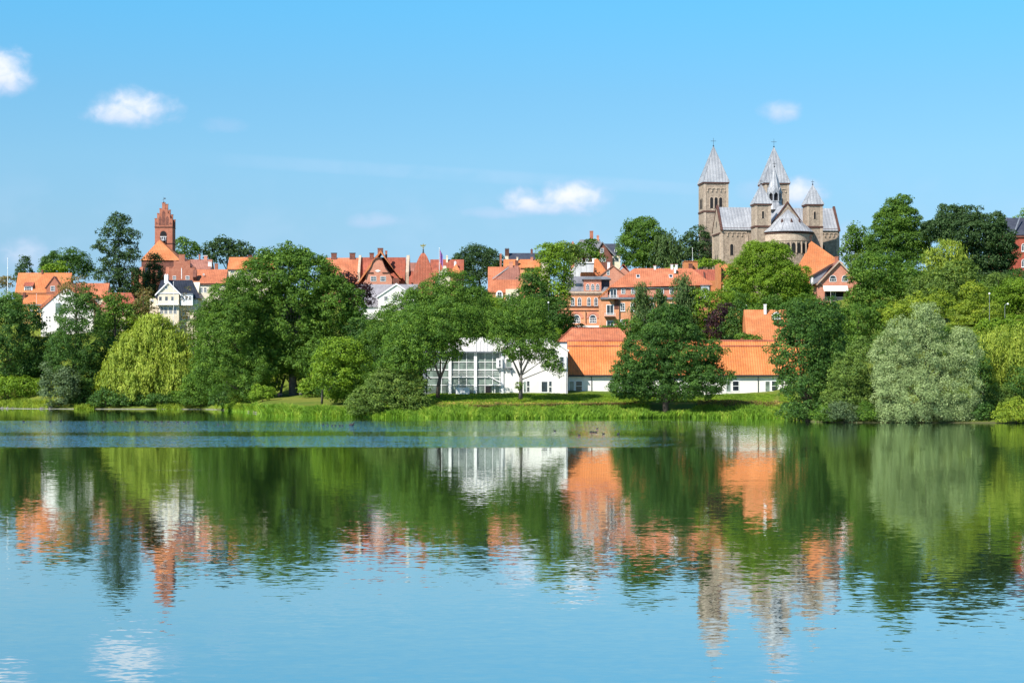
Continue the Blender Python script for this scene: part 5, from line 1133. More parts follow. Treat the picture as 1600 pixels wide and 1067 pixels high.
# --- trees on the middle slope
tree('acacia_tree', 'tall yellowish green tree right of the arched dormer house', L_bright, 582, [(866,408,26,28),(838,440,22,26),(876,436,24,26),(868,470,26,34),(855,390,14,12)], rc=1.4, dens=.95)
tree('broadleaf_tree', 'dark green tree under the tall yellowish tree', L_dark, 576, [(840,470,26,30),(870,492,26,30),(828,440,14,22),(850,510,30,22)])
tree('broadleaf_tree', 'light green tree left of the dark brick hilltop house', L_mid, 745, [(912,392,24,14),(895,402,16,14),(930,400,14,12),(922,380,10,6)])
tree('lime_tree', 'yellowish tree top beside the skyline, left of the hilltop house', L_olive, 690, [(882,392,24,16),(900,405,18,14),(862,396,16,14)])
shrub('garden_bush', 'dark bush under the arched windows', L_dark, 590, [(884,506,16,16),(872,520,18,14),(900,516,16,12)], rc=1.1)
shrub('garden_bush', 'bright green bush beside the rear orange roof', L_bright, 560, [(864,522,14,10),(852,516,10,10)], rc=1.0)
shrub('garden_bush', 'dark green bush hiding the foot of the apartment house', L_mid, 548, [(962,518,22,14),(985,512,20,18),(1005,520,20,14)], rc=1.1)
tree('weeping_birch', 'slender weeping birch before the left half of the apartment house', L_birch, 566, [(1004,455,9,22),(1000,490,16,34),(1012,500,14,36),(996,520,12,24)], style='willow', rc=1.3, dens=1.1, tr=.2)
tree('weeping_birch', 'slender weeping birch before the right half of the apartment house', L_birch, 570, [(1066,450,14,28),(1078,465,12,28),(1056,480,12,28),(1070,495,18,24)], style='willow', rc=1.3, dens=1.1, tr=.2)
tree('weeping_birch', 'shorter weeping birch between the two slender ones', L_birch, 574, [(1030,470,10,22),(1040,490,16,24),(1028,505,14,20)], style='willow', rc=1.2, dens=1.0, tr=.2)
tree('alder_tree', 'large dark alder on the water edge, in front of the long orange roof', L_dark, 479, [(1042,520,44,34),(1010,552,48,34),(1080,552,46,34),(985,585,36,28),(1105,590,36,24),(1045,580,74,36),(1040,604,70,22),(1005,612,30,14),(1085,612,34,14),(1042,560,54,34),(975,605,26,18),(1052,492,24,18)], rc=1.1, dens=1.22, base=(1040,651), tr=.4,
     stems=[(.8,.6,[(1040,652),(1040,635),(1040,610),(1041,580)]),(.5,.2,[(1040,618),(1060,600),(1085,585)]),(.5,.2,[(1040,622),(1018,604),(995,590)])])
tree('lime_tree', 'fresh green tree between the alder and the purple tree', L_bright, 572, [(1108,480,34,30),(1084,505,26,30),(1130,474,26,20),(1100,520,30,22),(1092,470,16,14)])
tree('purple_plum', 'dark purple leaved tree above the right end of the long orange roof', L_purple, 560, [(1126,498,19,22),(1118,514,16,14),(1134,484,12,10)])
tree('broadleaf_tree', 'dark green tree right of the purple leaved tree', L_dark, 556, [(1152,495,18,26),(1144,516,20,18),(1160,520,14,14)])
shrub('garden_bush', 'low dark bush just above the ridge of the long orange roof', L_mid, 535, [(1178,529,16,7),(1160,527,12,8)], rc=1.0)
tree('lime_tree', 'big round yellow green lime tree below the cathedral', L_bright, 622, [(1195,410,40,32),(1165,432,34,34),(1226,440,36,36),(1200,455,56,36),(1180,390,20,14),(1212,392,20,14),(1150,455,20,22),(1242,460,20,28)], rc=1.5, dens=1.4)
tree('broadleaf_tree', 'mid green tree under the big lime tree, by the cottage chimney', L_mid, 585, [(1210,480,34,20),(1180,488,20,14),(1245,486,24,18)])
shrub('garden_bush', 'rounded light green bush at the foot of the cathedral wall', L_bright, 705, [(1108,411,16,8),(1092,413,10,6),(1122,414,10,6)], rc=1.2)
tree('horse_chestnut', 'big round green tree on the skyline left of the cathedral', L_mid, 752, [(1006,368,30,26),(988,385,22,26),(1012,392,30,26),(1000,410,26,14),(1030,380,18,22),(1000,352,24,14)], dens=1.25)
tree('weeping_willow', 'blue green weeping tree on the skyline left of the cathedral', L_birch, 744, [(1042,382,20,22),(1036,400,22,20),(1058,400,14,18)], style='willow', rc=1.9, dens=1.1)
tree('broadleaf_tree', 'dark blue green tree touching the left cathedral wall', L_blue, 762, [(1088,372,20,22),(1074,388,18,22),(1098,385,14,24),(1088,400,24,14)])
tree('oak_tree', 'dark green round tree on the skyline behind the red roofs', L_blue, 792, [(745,398,28,18),(722,408,18,18),(768,408,20,18),(746,416,38,18),(780,418,14,12),(750,430,34,14)])
tree('oak_tree', 'dark flat topped tree on the skyline right of the church tower', L_blue, 805, [(352,384,26,14),(334,392,20,14),(378,392,20,13),(356,400,36,12)])
tree('broadleaf_tree', 'small round tree close to the right of the church tower', L_mid, 800, [(288,384,16,13),(280,394,14,12),(298,394,12,12)])
tree('fir_tree', 'small dark fir behind the brown brick house', L_blue, 790, [(40,408,7,9),(38,420,14,10),(40,434,17,12)], rc=1.2)
tree('oak_tree', 'round dark green tree on the skyline behind the brown brick house', L_dark, 785, [(105,402,26,16),(84,412,18,16),(128,412,16,18),(105,420,38,16),(140,425,8,12)])
shrub('garden_bush', 'light green bush in front of the skyline oak behind the brown brick house', L_bright, 775, [(92,418,20,9),(76,424,12,8)], rc=1.3)
tree('sycamore_tree', 'tall layered dark tree left of the brick church', L_blue, 735, [(186,346,20,12),(178,362,24,12),(200,368,18,12),(168,384,22,14),(190,388,28,14),(205,400,14,12),(182,408,30,14),(172,430,26,16),(200,432,24,18),(190,452,32,14),(184,338,10,6)], rc=1.5, dens=.9)
tree('broadleaf_tree', 'dark tree standing before the brick church choir', L_blue, 748, [(242,410,11,14),(240,430,17,20),(240,448,20,16)])
tree('broadleaf_tree', 'dark green tree between the white gable house and the golden willow', L_mid, 672, [(178,475,22,20),(200,486,14,14),(168,498,20,20)])
shrub('garden_bush', 'dark hedge bush behind the white villa', L_dark, 700, [(232,480,18,18),(222,500,22,16)])
shrub('garden_bush', 'yellow green bush below the cream house', L_olive, 672, [(332,492,22,18),(350,482,20,16),(320,505,20,14)])
# --- right shore and slope
tree('broadleaf_tree', 'dark rough tree at the water, right of the long orange roof', L_dark, 428, [(1252,515,34,38),(1246,560,34,40),(1268,540,30,46),(1255,600,38,42),(1284,580,26,50),(1262,636,34,20),(1236,590,20,26),(1300,530,22,34),(1275,648,30,14),(1238,500,30,32),(1288,500,32,36),(1224,555,22,40),(1300,570,24,40),(1290,620,28,34)], rc=1.15, base=(1262,656))
shrub('hawthorn_bush', 'brownish green bush between the rough dark tree and the silver willow', L_olive, 420, [(1322,585,32,34),(1345,560,24,34),(1318,622,34,30),(1344,622,24,30),(1330,645,40,14)], rc=1.0, base=(1330,657))
shrub('bramble_bush', 'pale bramble leaning on the water left of the silver willow', L_greyg, 415, [(1310,642,28,16),(1332,648,24,12)], rc=.9, base=(1318,660))
tree('silver_willow', 'huge silvery grey green willow reaching the water on the right', L_silver, 415, [(1440,651,84,11),(1390,646,34,16),(1490,646,34,16),(1446,505,28,36),(1412,535,36,42),(1500,560,28,44),(1508,530,16,26),(1385,560,28,36),(1460,560,50,46),(1400,590,40,42),(1440,615,56,40),(1490,612,38,44),(1392,625,34,32),(1500,635,28,24),(1440,640,70,18)], rc=1.1, style='round', leaf=.27, dens=.95, base=(1440,661))
tree('broadleaf_tree', 'dark narrow tree between the silver willow and the yellow willow', L_dark, 428, [(1536,610,16,44),(1530,570,14,28),(1545,640,16,20)], rc=1.0, base=(1540,656))
tree('golden_willow', 'yellow green weeping willow at the right edge', L_willow, 432, [(1565,535,34,32),(1590,560,34,34),(1560,575,26,36),(1600,525,24,26),(1618,580,30,44)], style='willow', rc=1.35, dens=1.2)
shrub('rounded_bush', 'low yellow green bush at the water at the right edge', L_yellow, 409, [(1588,640,28,20),(1566,648,16,12),(1612,642,26,18)], rc=.9, base=(1588,660))
tree('broadleaf_tree', 'broad green tree right of the balcony house', L_mid, 585, [(1372,428,44,32),(1348,465,22,26),(1412,445,36,34),(1375,465,50,32),(1356,410,18,12)], rc=1.4)
tree('broadleaf_tree', 'dark green tree above the hawthorn bush', L_mid, 500, [(1310,500,28,26),(1342,505,32,34),(1375,500,30,30),(1335,540,32,26),(1292,495,16,20)], rc=1.2)
tree('robinia_tree', 'yellow green tree above the left shoulder of the silver willow', L_yellow, 500, [(1400,490,34,22),(1436,482,30,26),(1465,475,22,24),(1412,512,30,20)], rc=1.2)
tree('robinia_tree', 'olive tree behind the top of the silver willow', L_olive, 552, [(1470,450,34,30),(1500,430,28,26),(1440,455,28,26),(1490,470,36,22)], rc=1.3)
tree('golden_willow', 'pale yellow weeping tree below the big dark hilltop tree', L_willow, 605, [(1480,388,24,20),(1492,405,24,22),(1462,398,16,16)], style='willow', rc=1.6)
tree('broadleaf_tree', 'light green tree above the street lamps on the right slope', L_bright, 560, [(1560,470,30,22),(1590,455,30,26),(1618,470,28,28),(1580,488,40,18)], rc=1.3)
tree('robinia_tree', 'yellow green tree left of the street lamps on the right slope', L_yellow, 545, [(1522,462,26,22),(1540,490,30,20),(1512,492,30,24),(1525,510,40,20)], rc=1.3)
shrub('slope_thicket', 'bright green thicket behind the right hand yellow willow', L_bright, 480, [(1550,512,30,16),(1590,508,34,18),(1620,515,26,18),(1528,530,20,20)], rc=1.1, cat='thicket')
tree('broadleaf_tree', 'small rounded tree close to the right cathedral wall', L_mid, 672, [(1334,375,18,20),(1328,395,16,18),(1350,385,16,22),(1340,360,12,12)])
tree('horse_chestnut', 'tall bright topped tree right of the cathedral', L_mid, 650, [(1398,330,22,18),(1390,352,30,22),(1404,372,34,24),(1376,378,24,24),(1425,392,28,20),(1395,400,48,20),(1410,314,13,9),(1412,345,24,24),(1430,378,22,20)], rc=1.5, dens=1.35)
tree('oak_tree', 'big dark green tree crowning the hill right of the tall bright tree', L_blue, 640, [(1500,338,34,20),(1540,352,32,22),(1472,352,26,20),(1515,368,48,26),(1558,378,26,24),(1535,405,40,28),(1560,425,22,24),(1525,440,34,20),(1455,362,16,16),(1500,365,44,24),(1570,395,22,24)], rc=1.5, dens=1.35)
tree('broadleaf_tree', 'tree top peeping over the slate roof at the right edge', L_mid, 720, [(1600,337,14,9),(1618,332,16,12)])
tree('broadleaf_tree', 'dark tree over the edge of the slate roofed building', L_dark, 625, [(1588,432,14,14),(1572,448,18,12)], rc=1.3)

for (nm, px, py, D, mt, rx, ry, lab) in [
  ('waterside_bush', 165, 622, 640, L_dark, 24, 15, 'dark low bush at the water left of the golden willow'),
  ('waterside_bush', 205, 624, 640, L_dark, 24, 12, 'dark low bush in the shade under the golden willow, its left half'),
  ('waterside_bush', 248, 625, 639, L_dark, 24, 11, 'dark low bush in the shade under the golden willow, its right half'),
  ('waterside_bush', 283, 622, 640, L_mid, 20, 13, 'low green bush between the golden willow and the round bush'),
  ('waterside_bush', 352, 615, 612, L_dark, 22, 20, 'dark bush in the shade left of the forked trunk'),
  ('park_bush', 540, 612, 528, L_bright, 30, 18, 'bright green bush in front of the maple trunk, left of the sallow bush'),
  ('park_bush', 575, 600, 520, L_mid, 26, 24, 'green bush behind the left end of the sallow bush'),
  ('park_bush', 520, 604, 560, L_dark, 26, 18, 'dark bush just behind the slim maple trunk'),
  ('park_bush', 487, 606, 572, L_bright, 20, 17, 'bright bush between the thick grey trunk and the maple'),
  ('park_bush', 410, 614, 572, L_bright, 18, 13, 'low bright bush between the forked trunk and the thick grey trunk'),
  ('park_bush', 376, 618, 600, L_yellow, 14, 12, 'low yellow green bush at the foot of the forked trunk'),
  ('waterside_bush', 1242, 642, 440, L_dark, 22, 16, 'dark bush overhanging the water left under the rough dark tree'),
  ('waterside_bush', 1292, 645, 416, L_mid, 22, 14, 'green bush overhanging the water right under the rough dark tree'),
  ('waterside_bush', 1352, 643, 415, L_mid, 18, 16, 'green bush at the water touching the left side of the silver willow'),
  ('waterside_bush', 1536, 644, 414, L_dark, 18, 15, 'dark bush at the water touching the right side of the silver willow'),
  ('waterside_bush', 1560, 625, 422, L_olive, 22, 24, 'olive bush under the right edge willow'),
  ('park_bush', 385, 596, 640, L_bright, 34, 18, 'sunlit yellow green bush far behind the forked trunk'),
  ('park_bush', 440, 592, 650, L_dark, 34, 24, 'dark bush far behind the thick grey trunk'),
  ('park_bush', 505, 590, 650, L_dark, 36, 26, 'dark bush far behind the slim maple trunk'),
  ('park_bush', 560, 596, 600, L_mid, 34, 26, 'mid green bush behind the left part of the sallow bush'),
  ('park_bush', 610, 590, 560, L_dark, 34, 28, 'dark bush behind the right part of the sallow bush'),
  ('park_bush', 645, 585, 545, L_mid, 22, 26, 'green bush left of the glass facade')]:
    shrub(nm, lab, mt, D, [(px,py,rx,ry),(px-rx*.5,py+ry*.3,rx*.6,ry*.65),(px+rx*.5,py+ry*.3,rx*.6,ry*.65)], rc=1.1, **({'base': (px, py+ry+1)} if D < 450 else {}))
# --- filling the slope between: each one a bush of its own
rnd = random.Random(11)
fill = [(215,560,L_mid,690,26,22),(330,560,L_mid,640,30,26),(60,560,L_mid,690,30,24),(345,505,L_dark,650,26,26),(560,560,L_mid,600,30,30),(660,500,L_dark,620,40,28),
        (720,470,L_mid,640,34,20),(768,478,L_bright,640,28,18),(800,500,L_mid,600,28,24),(745,462,L_dark,690,24,14),(820,480,L_mid,640,22,22),(1150,470,L_mid,600,24,22),(1260,480,L_mid,600,20,24),(1275,514,L_olive,560,24,22),(1235,505,L_dark,560,22,18),
        (1352,435,L_mid,630,16,20),(1440,425,L_mid,625,30,26),(1480,420,L_bright,640,24,20),(1400,430,L_dark,640,30,22),(1590,540,L_mid,470,34,24),(1500,540,L_mid,470,34,22),(1380,545,L_mid,460,34,24),(1300,560,L_dark,450,24,30),
        (1560,440,L_olive,600,26,16),(470,500,L_dark,660,40,40),(520,540,L_dark,640,36,36),(400,480,L_dark,680,36,34),(120,500,L_mid,700,22,22),(20,480,L_mid,715,22,22),(15,470,L_mid,700,18,16),(1085,540,L_mid,545,20,10),(660,560,L_dark,560,30,24),(610,540,L_dark,600,30,24),(10,440,L_rust,760,14,10),(212,455,L_mid,742,14,14),(1330,420,L_mid,655,14,14),(785,477,L_dark,680,34,13),(762,476,L_mid,665,24,14),(815,462,L_mid,690,14,12),(430,540,L_dark,650,40,40),(500,560,L_dark,640,44,30),(745,490,L_mid,660,30,20),(700,450,L_mid,700,26,12),(1350,410,L_olive,660,22,16),(1290,520,L_mid,520,24,24),(1262,465,L_mid,622,12,16),(1240,500,L_mid,580,24,14),(1450,520,L_mid,480,40,22),(1370,600,L_dark,425,24,30),(1545,560,L_dark,445,24,34),(1600,600,L_dark,425,30,30),(1480,475,L_mid,590,34,20),(1420,450,L_mid,620,40,18),(1540,455,L_mid,600,30,18),(1600,480,L_dark,590,34,20),(1310,505,L_mid,560,22,14),(180,520,L_dark,680,24,20),(85,535,L_dark,680,24,20),(140,560,L_dark,670,24,24),(355,535,L_mid,630,24,28),(830,500,L_dark,640,24,20),(860,535,L_mid,540,16,14),(1030,530,L_mid,560,26,16),(1070,530,L_dark,560,26,18),(1180,500,L_mid,600,24,16),(655,470,L_dark,640,20,12)]
MARKS = [(66,440,'the brown brick house'),(90,495,'the white gable house'),(190,470,'the pale green walled house'),(255,380,'the brick church'),(262,465,'the white villa'),(328,445,'the cream house'),(384,412,'the long orange roofed house'),
         (590,420,'the curved brick gable'),(661,420,'the bell roofed tower'),(612,460,'the white gable villa'),(786,440,'the arched dormer house'),(815,410,'the orange terrace'),(938,390,'the hilltop brick house'),(908,480,'the arched window building'),
         (1030,470,'the apartment house'),(1138,440,'the orange firewall house'),(1195,505,'the cottage with a white chimney'),(1195,430,'the big lime tree'),(1210,340,'the cathedral'),(1270,410,'the steep orange roof'),(1306,450,'the balcony house'),(1600,400,'the slate roofed building'),
         (1440,570,'the silver willow'),(1570,560,'the right edge willow'),(235,560,'the golden willow'),(440,480,'the tallest dark tree'),(700,500,'the lime tree at the glass facade'),(815,540,'the tree before the white hall'),(1558,465,'the street lamps'),(1252,580,'the rough dark waterside tree'),(20,540,'the dark tree at the left edge'),(1040,560,'the big alder')]
CN = {L_dark: 'dark green', L_mid: 'mid green', L_bright: 'light green', L_olive: 'olive', L_rust: 'rusty brown'}
for i, (px, py, mt, D, rx, ry) in enumerate(fill):
    mx_, my_, nm = min(MARKS, key=lambda q: math.hypot(q[0]-px, (q[1]-py)*1.2)); dx, dy = px-mx_, py-my_
    where = ('right of' if dx > 0 else 'left of') if abs(dx) > abs(dy) else ('below' if dy > 0 else 'above')
    size = 'broad' if rx > 30 else ('rounded' if rx >= 22 else 'small')
    shrub('hillside_bush', f'{size} {CN[mt]} bush on the slope {where} {nm}', mt, D, [(px,py,rx,ry),(px-rx*.5,py+ry*.4,rx*.6,ry*.6),(px+rx*.5,py+ry*.35,rx*.6,ry*.6)], group='bushes between the houses and trees', rc=1.4, dens=.8)

# ------------------------------------------------------------------ reeds, banks, fences
def blades(name, label, spans, h, n, mat, w=.13, seed=1, lean=.3):
    """spans: (px0, px1, offset0, offset1, weight) along the shore"""
    rng = np.random.default_rng(seed); V = []
    tw = sum(s[4]*(s[1]-s[0]) for s in spans)
    for (a, b, o0, o1, wt) in spans:
        k = int(n*wt*(b-a)/tw); px = rng.uniform(a, b, k); off = rng.uniform(o0, o1, k)
        clump = .5+.5*np.sin(px*.35+np.sin(px*.11)*3)*np.sin(off*1.1+px*.07)
        sy = np.interp(px, SHX, SHY); Y = sy+off; X = (px-CX)*Y/F
        Z = np.array([max(zg_p(float(p), float(o)), -.35) for p, o in zip(px, off)])
        hh = h*rng.uniform(.45, 1.12, k)*(.62+.38*clump+.22*np.sin(px*.09+seed)*np.sin(px*.023)); yaw = rng.uniform(0, math.pi, k); lx = rng.normal(0, lean, k)*hh; ly = rng.normal(0, lean, k)*hh
        dx, dy = np.cos(yaw)*w, np.sin(yaw)*w
        P0 = np.stack([X-dx, Y-dy, Z], 1); P1 = np.stack([X+dx, Y+dy, Z], 1)
        P2 = np.stack([X+dx*.7+lx*.4, Y+dy*.7+ly*.4, Z+hh*.62], 1); P3 = np.stack([X+lx, Y+ly, Z+hh], 1)
        V.append(np.stack([P0, P1, P2, P3], 1).reshape(-1, 3))
    V = np.vstack(V); cx_ = V[::4, 0]; patch = .5+.28*np.sin(cx_*.31+np.sin(cx_*.83)*1.7)+.2*np.sin(cx_*1.9+V[::4, 1]*.7); tint = np.clip(.55*patch+.55*rng.random(len(V)//4)-.05, 0, 1)
    o = np_mesh(name, V, 4, mat, None, tint); tag(o, label, name.replace('_', ' '), kind='stuff'); return o
blades('reeds', 'tall bright green reeds standing in the shallow water along the lawn', [(412,656,-1.5,7,1.1),(655,1012,-1.5,10.8,1.2),(1012,1090,-.5,3.5,.5),(1085,1232,-1.5,10,1.15),(345,412,-.6,3,.4),(395,470,4,14,.4)], 1.75, 70000, L_reed, .10, 3)
blades('shore_grass', 'low rough grass tufts along the left bank', [(-60,75,.3,9,1),(116,148,-.8,2.5,.8),(245,285,-.8,3,.5),(335,420,.3,5,1),(1225,1262,0,3,.4)], 1.5, 9000, L_yellow, .12, 5)
blades('meadow_grass', 'short grass on the lawn before the white hall', [(640,1240,14.5,36,1),(350,640,6,22,.8)], .35, 60000, L_bright, .10, 6, .5)

def along(px0, px1, off, step):
    p = px0; out = []
    while p <= px1: s = shore(p)+off; out.append((PX(p, s), s, max(zg_p(p, off), 0))); p += step
    return out
# low clipped hedge at the top of the bank
def low_hedge(label, p0, p1, off, h, mat, seed):
    pts = along(p0, p1, off, 6); rng = np.random.default_rng(seed); V = []
    root = tag(empty('low_hedge', pts[len(pts)//2]), label, 'hedge'); o = Vector(pts[len(pts)//2])
    P = []
    for a, b in zip(pts, pts[1:]):
        n = int(abs(b[0]-a[0])*110); t = rng.random((n, 1)); q = np.array(a)*(1-t)+np.array(b)*t
        q[:, 1] += rng.uniform(-.5, .5, n); q[:, 2] += rng.uniform(0, h, n)**1.0*(1+.08*np.sin(q[:, 0]*1.3)); P.append(q)
    P = np.vstack(P)-np.array(o); n = len(P); N = unit(rng.normal(size=(n, 3))+np.array([0, -.6, .4])); T = unit(np.cross(N, rng.normal(size=(n, 3)))); B = np.cross(N, T); s = .17*rng.uniform(.7, 1.3, (n, 1))
    V = np.stack([P-T*s, P+B*s*.6, P+T*s, P-B*s*.6], 1).reshape(-1, 3); np_mesh('foliage', V, 4, mat, root, rng.random(n))
low_hedge('long low brownish hedge between the lawn and the reeds, right of the alder', 1090, 1236, 13.2, 1.5, L_rust, 21)
low_hedge('short brown hedge gap seen above the reeds before the white hall', 772, 793, 10.5, 1.9, L_rust, 22)
low_hedge('thin dry hedge line along the lawn edge before the white hall', 672, 1012, 14.2, .45, L_rust, 23)

# stone edge of the left shore
m = MB(); pts = along(-120, 348, .1, 6)
for a, b in zip(pts, pts[1:]): m.solid([(a[0],a[1]-.35,-.5),(a[0],a[1]+.3,-.5),(a[0],a[1]+.3,.13),(a[0],a[1]-.35,.10)], [(b[0],b[1]-.35,-.5),(b[0],b[1]+.3,-.5),(b[0],b[1]+.3,.13),(b[0],b[1]-.35,.10)])
tag(m.build('shore_kerb', M_concrete), kind='structure')
# path rail on the left shore
root = tag(empty('path_railing', along(100, 100, 9, 10)[0]), 'low pale horizontal railing along the lakeside path under the golden willow', 'railing'); o = root.location.copy()
pts = [(Vector(p)-o) for p in along(100, 346, 9, 11)]
m = MB(); m.tube([p+Vector((0, 0, 1.0)) for p in pts], [.05]*len(pts), 5); m.build('rail', M_wood, root)
for p in pts: MB().box(p.x-.07, p.x+.07, p.y-.07, p.y+.07, p.z-.4, p.z+.98).build('post', M_wood, root)
# stones at the waterline
rnd = random.Random(5)
def stone(X, Y, r, label):
    m = MB(); n = 7; rings = []
    for k, (h, s) in enumerate([(-.3,.8),(0,1),(.3,.85),(.52,.45)]):
        rings.append([(r*s*math.cos(2*math.pi*i/n)*rnd.uniform(.85,1.15), r*s*math.sin(2*math.pi*i/n)*rnd.uniform(.85,1.15), r*h) for i in range(n)])
    m.v = [p for q in rings for p in q]
    for k in range(3):
        for i in range(n): j = (i+1)%n; m.f.append((k*n+i, k*n+j, (k+1)*n+j, (k+1)*n+i))
    m.f.append(tuple(range(3*n, 4*n))); ob = m.build('shore_stone', M_concrete, None, False, (X, Y, max(0, zg(X, Y))+.1))
    tag(ob, label, 'stone', 'stones on the left shore')
for i in range(26):
    p = rnd.choice([rnd.uniform(-5, 24), rnd.uniform(56, 82), rnd.uniform(345, 368), rnd.uniform(388,404)]); off = rnd.uniform(.2, 1.6); s = shore(p)+off
    stone(PX(p, s), s, rnd.uniform(.25, .6), 'pale rough stone lying on the bank at the waterline')

# ------------------------------------------------------------------ lamps, flagpoles
def lamp(px, top, D, label, arm=0.0):
    X = PX(px, D); z0 = zg(X, D); h = PZ(top, D)-z0
    t = tag(empty('street_lamp', (X, D, z0)), label, 'street lamp')
    m = MB(); m.cone(0, 0, 0, h-.5, .08, .05, 8)
    if arm: m.tube([(0,0,h-.55),(arm*.5,0,h-.1),(arm,0,h)], [.06,.05,.05], 6)
    m.build('pole', M_grey, t); l = MB(); l.cone(arm, 0, h-.4, h-.1, .16, .30, 10); l.cone(arm, 0, h-.1, h+.1, .30, .1, 10); l.build('lamp_head', M_trim, t, True)
lamp(857, 472, 572, 'grey street lamp on a tall pole left of the arched window building')
lamp(1546, 458, 528, 'street lamp with white head rising from the trees on the right slope')
lamp(1570, 474, 524, 'street lamp with a curved arm on the right slope', 0.8)
lamp(1166, 477, 560, 'small street lamp beside the purple leaved tree')
def flagpole(px, top, bot, D, label, flag=None, r=.09):
    X = PX(px, D); z0 = min(zg(X, D), PZ(bot, D)); h = PZ(top, D)-z0
    t = tag(empty('flagpole', (X, D, z0)), label, 'flagpole'); m = MB(); m.cone(0, 0, 0, h, r, r*.6, 8); m.cone(0, 0, h, h+.2, r*1.6, r*.5, 8); m.build('pole', M_trim, t)
    if flag:
        n = 10; a = []; b = []
        m = MB(); w, hh = flag
        for i in range(n):
            x0, x1 = .1+w*i/n, .1+w*(i+1)/n; y0, y1 = .25*math.sin(i*1.1), .25*math.sin((i+1)*1.1); d0, d1 = hh*.05*i, hh*.05*(i+1)
            m.solid([(x0,y0,h-.3-d0),(x0,y0+.03,h-.3-d0),(x0,y0+.03,h-.3-hh-d0),(x0,y0,h-.3-hh-d0)], [(x1,y1,h-.3-d1),(x1,y1+.03,h-.3-d1),(x1,y1+.03,h-.3-hh-d1),(x1,y1,h-.3-hh-d1)])
        m.build('flag', M_flag, t)
flagpole(12, 404, 460, 735, 'white flagpole at the far left against the sky', r=.14)
flagpole(686.5, 388, 428, 730, 'white flagpole with a limp blue and white flag beside the bell roofed tower', (1.2, 4.6), r=.14)
flagpole(271.2, 441, 500, 676, 'white flagpole standing before the white villa gable', r=.11)
flagpole(57, 460, 490, 700, 'thin white pole before the yellow house', r=.07)
flagpole(1082, 388, 420, 690, 'thin white pole behind the orange block near the cathedral', r=.09)
flagpole(1298, 455, 495, 632, 'thin pole before the balcony of the brick gable house', r=.06)

# ------------------------------------------------------------------ people and a bench by the thick trunk
M_cloth = surf('dark_blue_cloth', (.02,.025,.05), (.03,.035,.06), 3, .9); M_cloth2 = surf('pink_cloth', (.55,.22,.20), (.5,.2,.2), 3, .9)
M_skin = surf('skin', (.45,.27,.19), (.40,.23,.16), 5, .6); M_hair = surf('brown_hair', (.05,.03,.02), (.04,.025,.015), 8, .8)
def person(X, Y, label, cloth, yaw, seat=.45):
    z0 = zg(X, Y)
    t = tag(empty('person', (X, Y, z0), yaw), label, 'person')
    # seated figure facing -y, one skinned surface
    J = [((0,0,seat+.12),.15),((0,0,seat+.35),.15),((0,-.02,seat+.56),.16),((0,-.03,seat+.68),.065),((0,-.05,seat+.82),.10),((0,-.05,seat+.90),.09),
         ((-.10,-.05,seat+.10),.10),((-.11,-.45,seat+.12),.075),((-.12,-.50,.08),.05),((-.12,-.62,.04),.045),
         ((.10,-.05,seat+.10),.10),((.11,-.45,seat+.12),.075),((.12,-.50,.08),.05),((.12,-.62,.04),.045),
         ((-.20,-.02,seat+.54),.065),((-.26,-.10,seat+.30),.05),((-.14,-.34,seat+.22),.04),((.20,-.02,seat+.54),.065),((.26,-.10,seat+.30),.05),((.14,-.34,seat+.22),.04)]
    E = [(0,1),(1,2),(2,3),(3,4),(4,5),(0,6),(6,7),(7,8),(8,9),(0,10),(10,11),(11,12),(12,13),(2,14),(14,15),(15,16),(2,17),(17,18),(18,19)]
    me = bpy.data.meshes.new('body'); me.from_pydata([p for p, r in J], E, []); o = link(bpy.data.objects.new('body', me), t)
    md = o.modifiers.new('skin', 'SKIN')
    for i, (p, r) in enumerate(J): me.skin_vertices[0].data[i].radius = (r, r)
    me.skin_vertices[0].data[0].use_root = True
    sb = o.modifiers.new('sub', 'SUBSURF'); sb.levels = 1; sb.render_levels = 1; me.materials.append(cloth)
    h = MB(); h.cone(0, -.09, seat+.73, seat+.96, .07, .085, 10); h.build('face', M_skin, t, True); h = MB(); h.cone(0, -.02, seat+.80, seat+1.0, .115, .06, 10); h.build('hair', M_hair, t, True)
def picnic(px, D, label):
    X = PX(px, D); t = tag(empty('picnic_bench', (X, D, zg(X, D))), label, 'bench')
    MB().box(-.95,.95,-.2,.2,.42,.47).build('seat', M_wood, t); MB().box(-.95,.95,.2,.25,.6,.92).build('backrest', M_wood, t)
    for x in (-.8,.74): MB().box(x,x+.06,-.18,.24,-.1,.417).build('leg', M_wood, t)
D = 596.0
picnic(472, D, 'plain wooden bench right of the thick grey trunk')
person(PX(471, D-.08), D-.08, 'seated person in dark blue clothes right of the thick trunk', M_cloth, 0)
picnic(436, D, 'plain wooden bench left of the thick grey trunk')
person(PX(436, D-.08), D-.08, 'seated person in pink top left of the thick trunk', M_cloth2, 0)

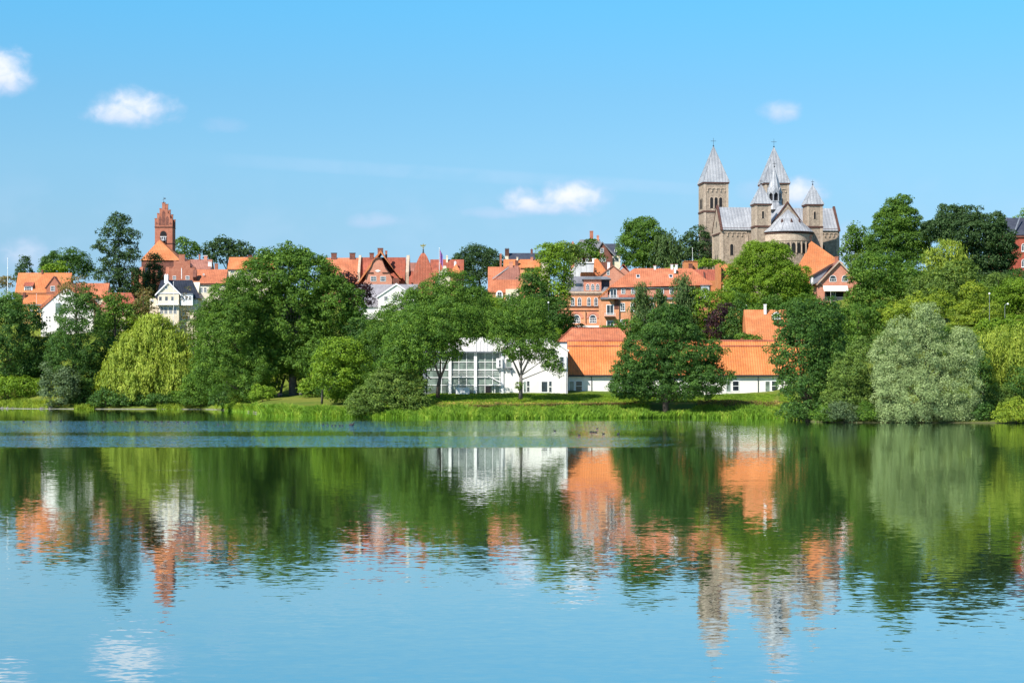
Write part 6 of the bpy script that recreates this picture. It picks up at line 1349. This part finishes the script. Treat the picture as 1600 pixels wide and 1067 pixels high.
# ------------------------------------------------------------------ water birds
M_bird = surf('dark_feathers', (.02,.022,.025), (.035,.035,.04), 6, .7)
def bird_mesh(s):
    J = [((-.20,0,.09),.035),((-.10,0,.08),.09),((.03,0,.075),.11),((.13,0,.10),.08),((.17,0,.17),.04),((.19,0,.24),.038),((.22,0,.255),.036),((.29,0,.245),.012)]
    m = MB(); n = 10; rings = []
    for i, (p, r) in enumerate(J):
        a = J[max(0,i-1)][0]; b = J[min(len(J)-1,i+1)][0]; d = Vector(b)-Vector(a); d.normalize(); u = Vector((0,1,0)); v = d.cross(u)
        rings.append([tuple((Vector(p)+(u*math.cos(2*math.pi*k/n)+v*math.sin(2*math.pi*k/n))*r)*s) for k in range(n)])
    m.v = [q for r_ in rings for q in r_]
    for i in range(len(rings)-1):
        for k in range(n): j=(k+1)%n; m.f.append((i*n+k,i*n+j,(i+1)*n+j,(i+1)*n+k))
    m.f.append(tuple(range(n-1,-1,-1))); m.f.append(tuple((len(rings)-1)*n+k for k in range(n)))
    return m
proto = bird_mesh(1.35).build('coot', M_bird, None, True)
flock = [(37,658.5),(78,659),(95,657.5),(153,658.5),(162,659),(179,658.5),(182,659.5),(192,659),(215,659.5),(226,659),(231,659.6),(242,659.6),(253,659.6),(263,659.4),(277,660),(288,660.2),(294,660),(307,660.2)]
mid = [(341,663.5),(350,664),(505,663.5),(512,664),(519,665),(524,665),(531,665),(535,665)]
east = [(867,673.5),(905,680),(923,675.2),(927,675.4),(931,675.6),(933,670),(943,678),(966,678)]
def put_bird(px, py, label, group, first=False, sc=1.0, yaw=None):
    D = CAMZ*F/(py-H0); o = proto if first else proto.copy()
    if not first: COL.objects.link(o)
    o.location = (PX(px, D), D, -.02); o.rotation_euler = (0, 0, yaw if yaw is not None else rnd.choice([0, math.pi])+rnd.uniform(-.5,.5)); o.scale = (sc,)*3
    tag(o, label, 'bird', group)
first = True
for px, py in flock: put_bird(px, py, 'dark coot floating in the loose row on the far left water', 'coots in the left row', first); first = False
for px, py in mid: put_bird(px, py, 'tiny dark coot on the blue rippled water near the middle reeds', 'coots before the middle reeds', sc=.8)
put_bird(549, 665, 'largest dark water bird, alone right of the middle coots', 'lone bird', sc=1.9, yaw=0)
for i, (px, py) in enumerate(east):
    put_bird(px, py, ['dark duck alone before the white hall reflection', 'dark duck nearest the camera', 'dark duck close together with two others', 'dark duck close together with two others', 'dark duck close together with two others', 'dark duck swimming furthest out behind the trio', 'dark duck right of the trio', 'small dark duck at the right end of the group'][i], 'ducks before the white hall', sc=.85)
open('/tmp/nleaf.txt','w').write(str(NLEAF[0]))
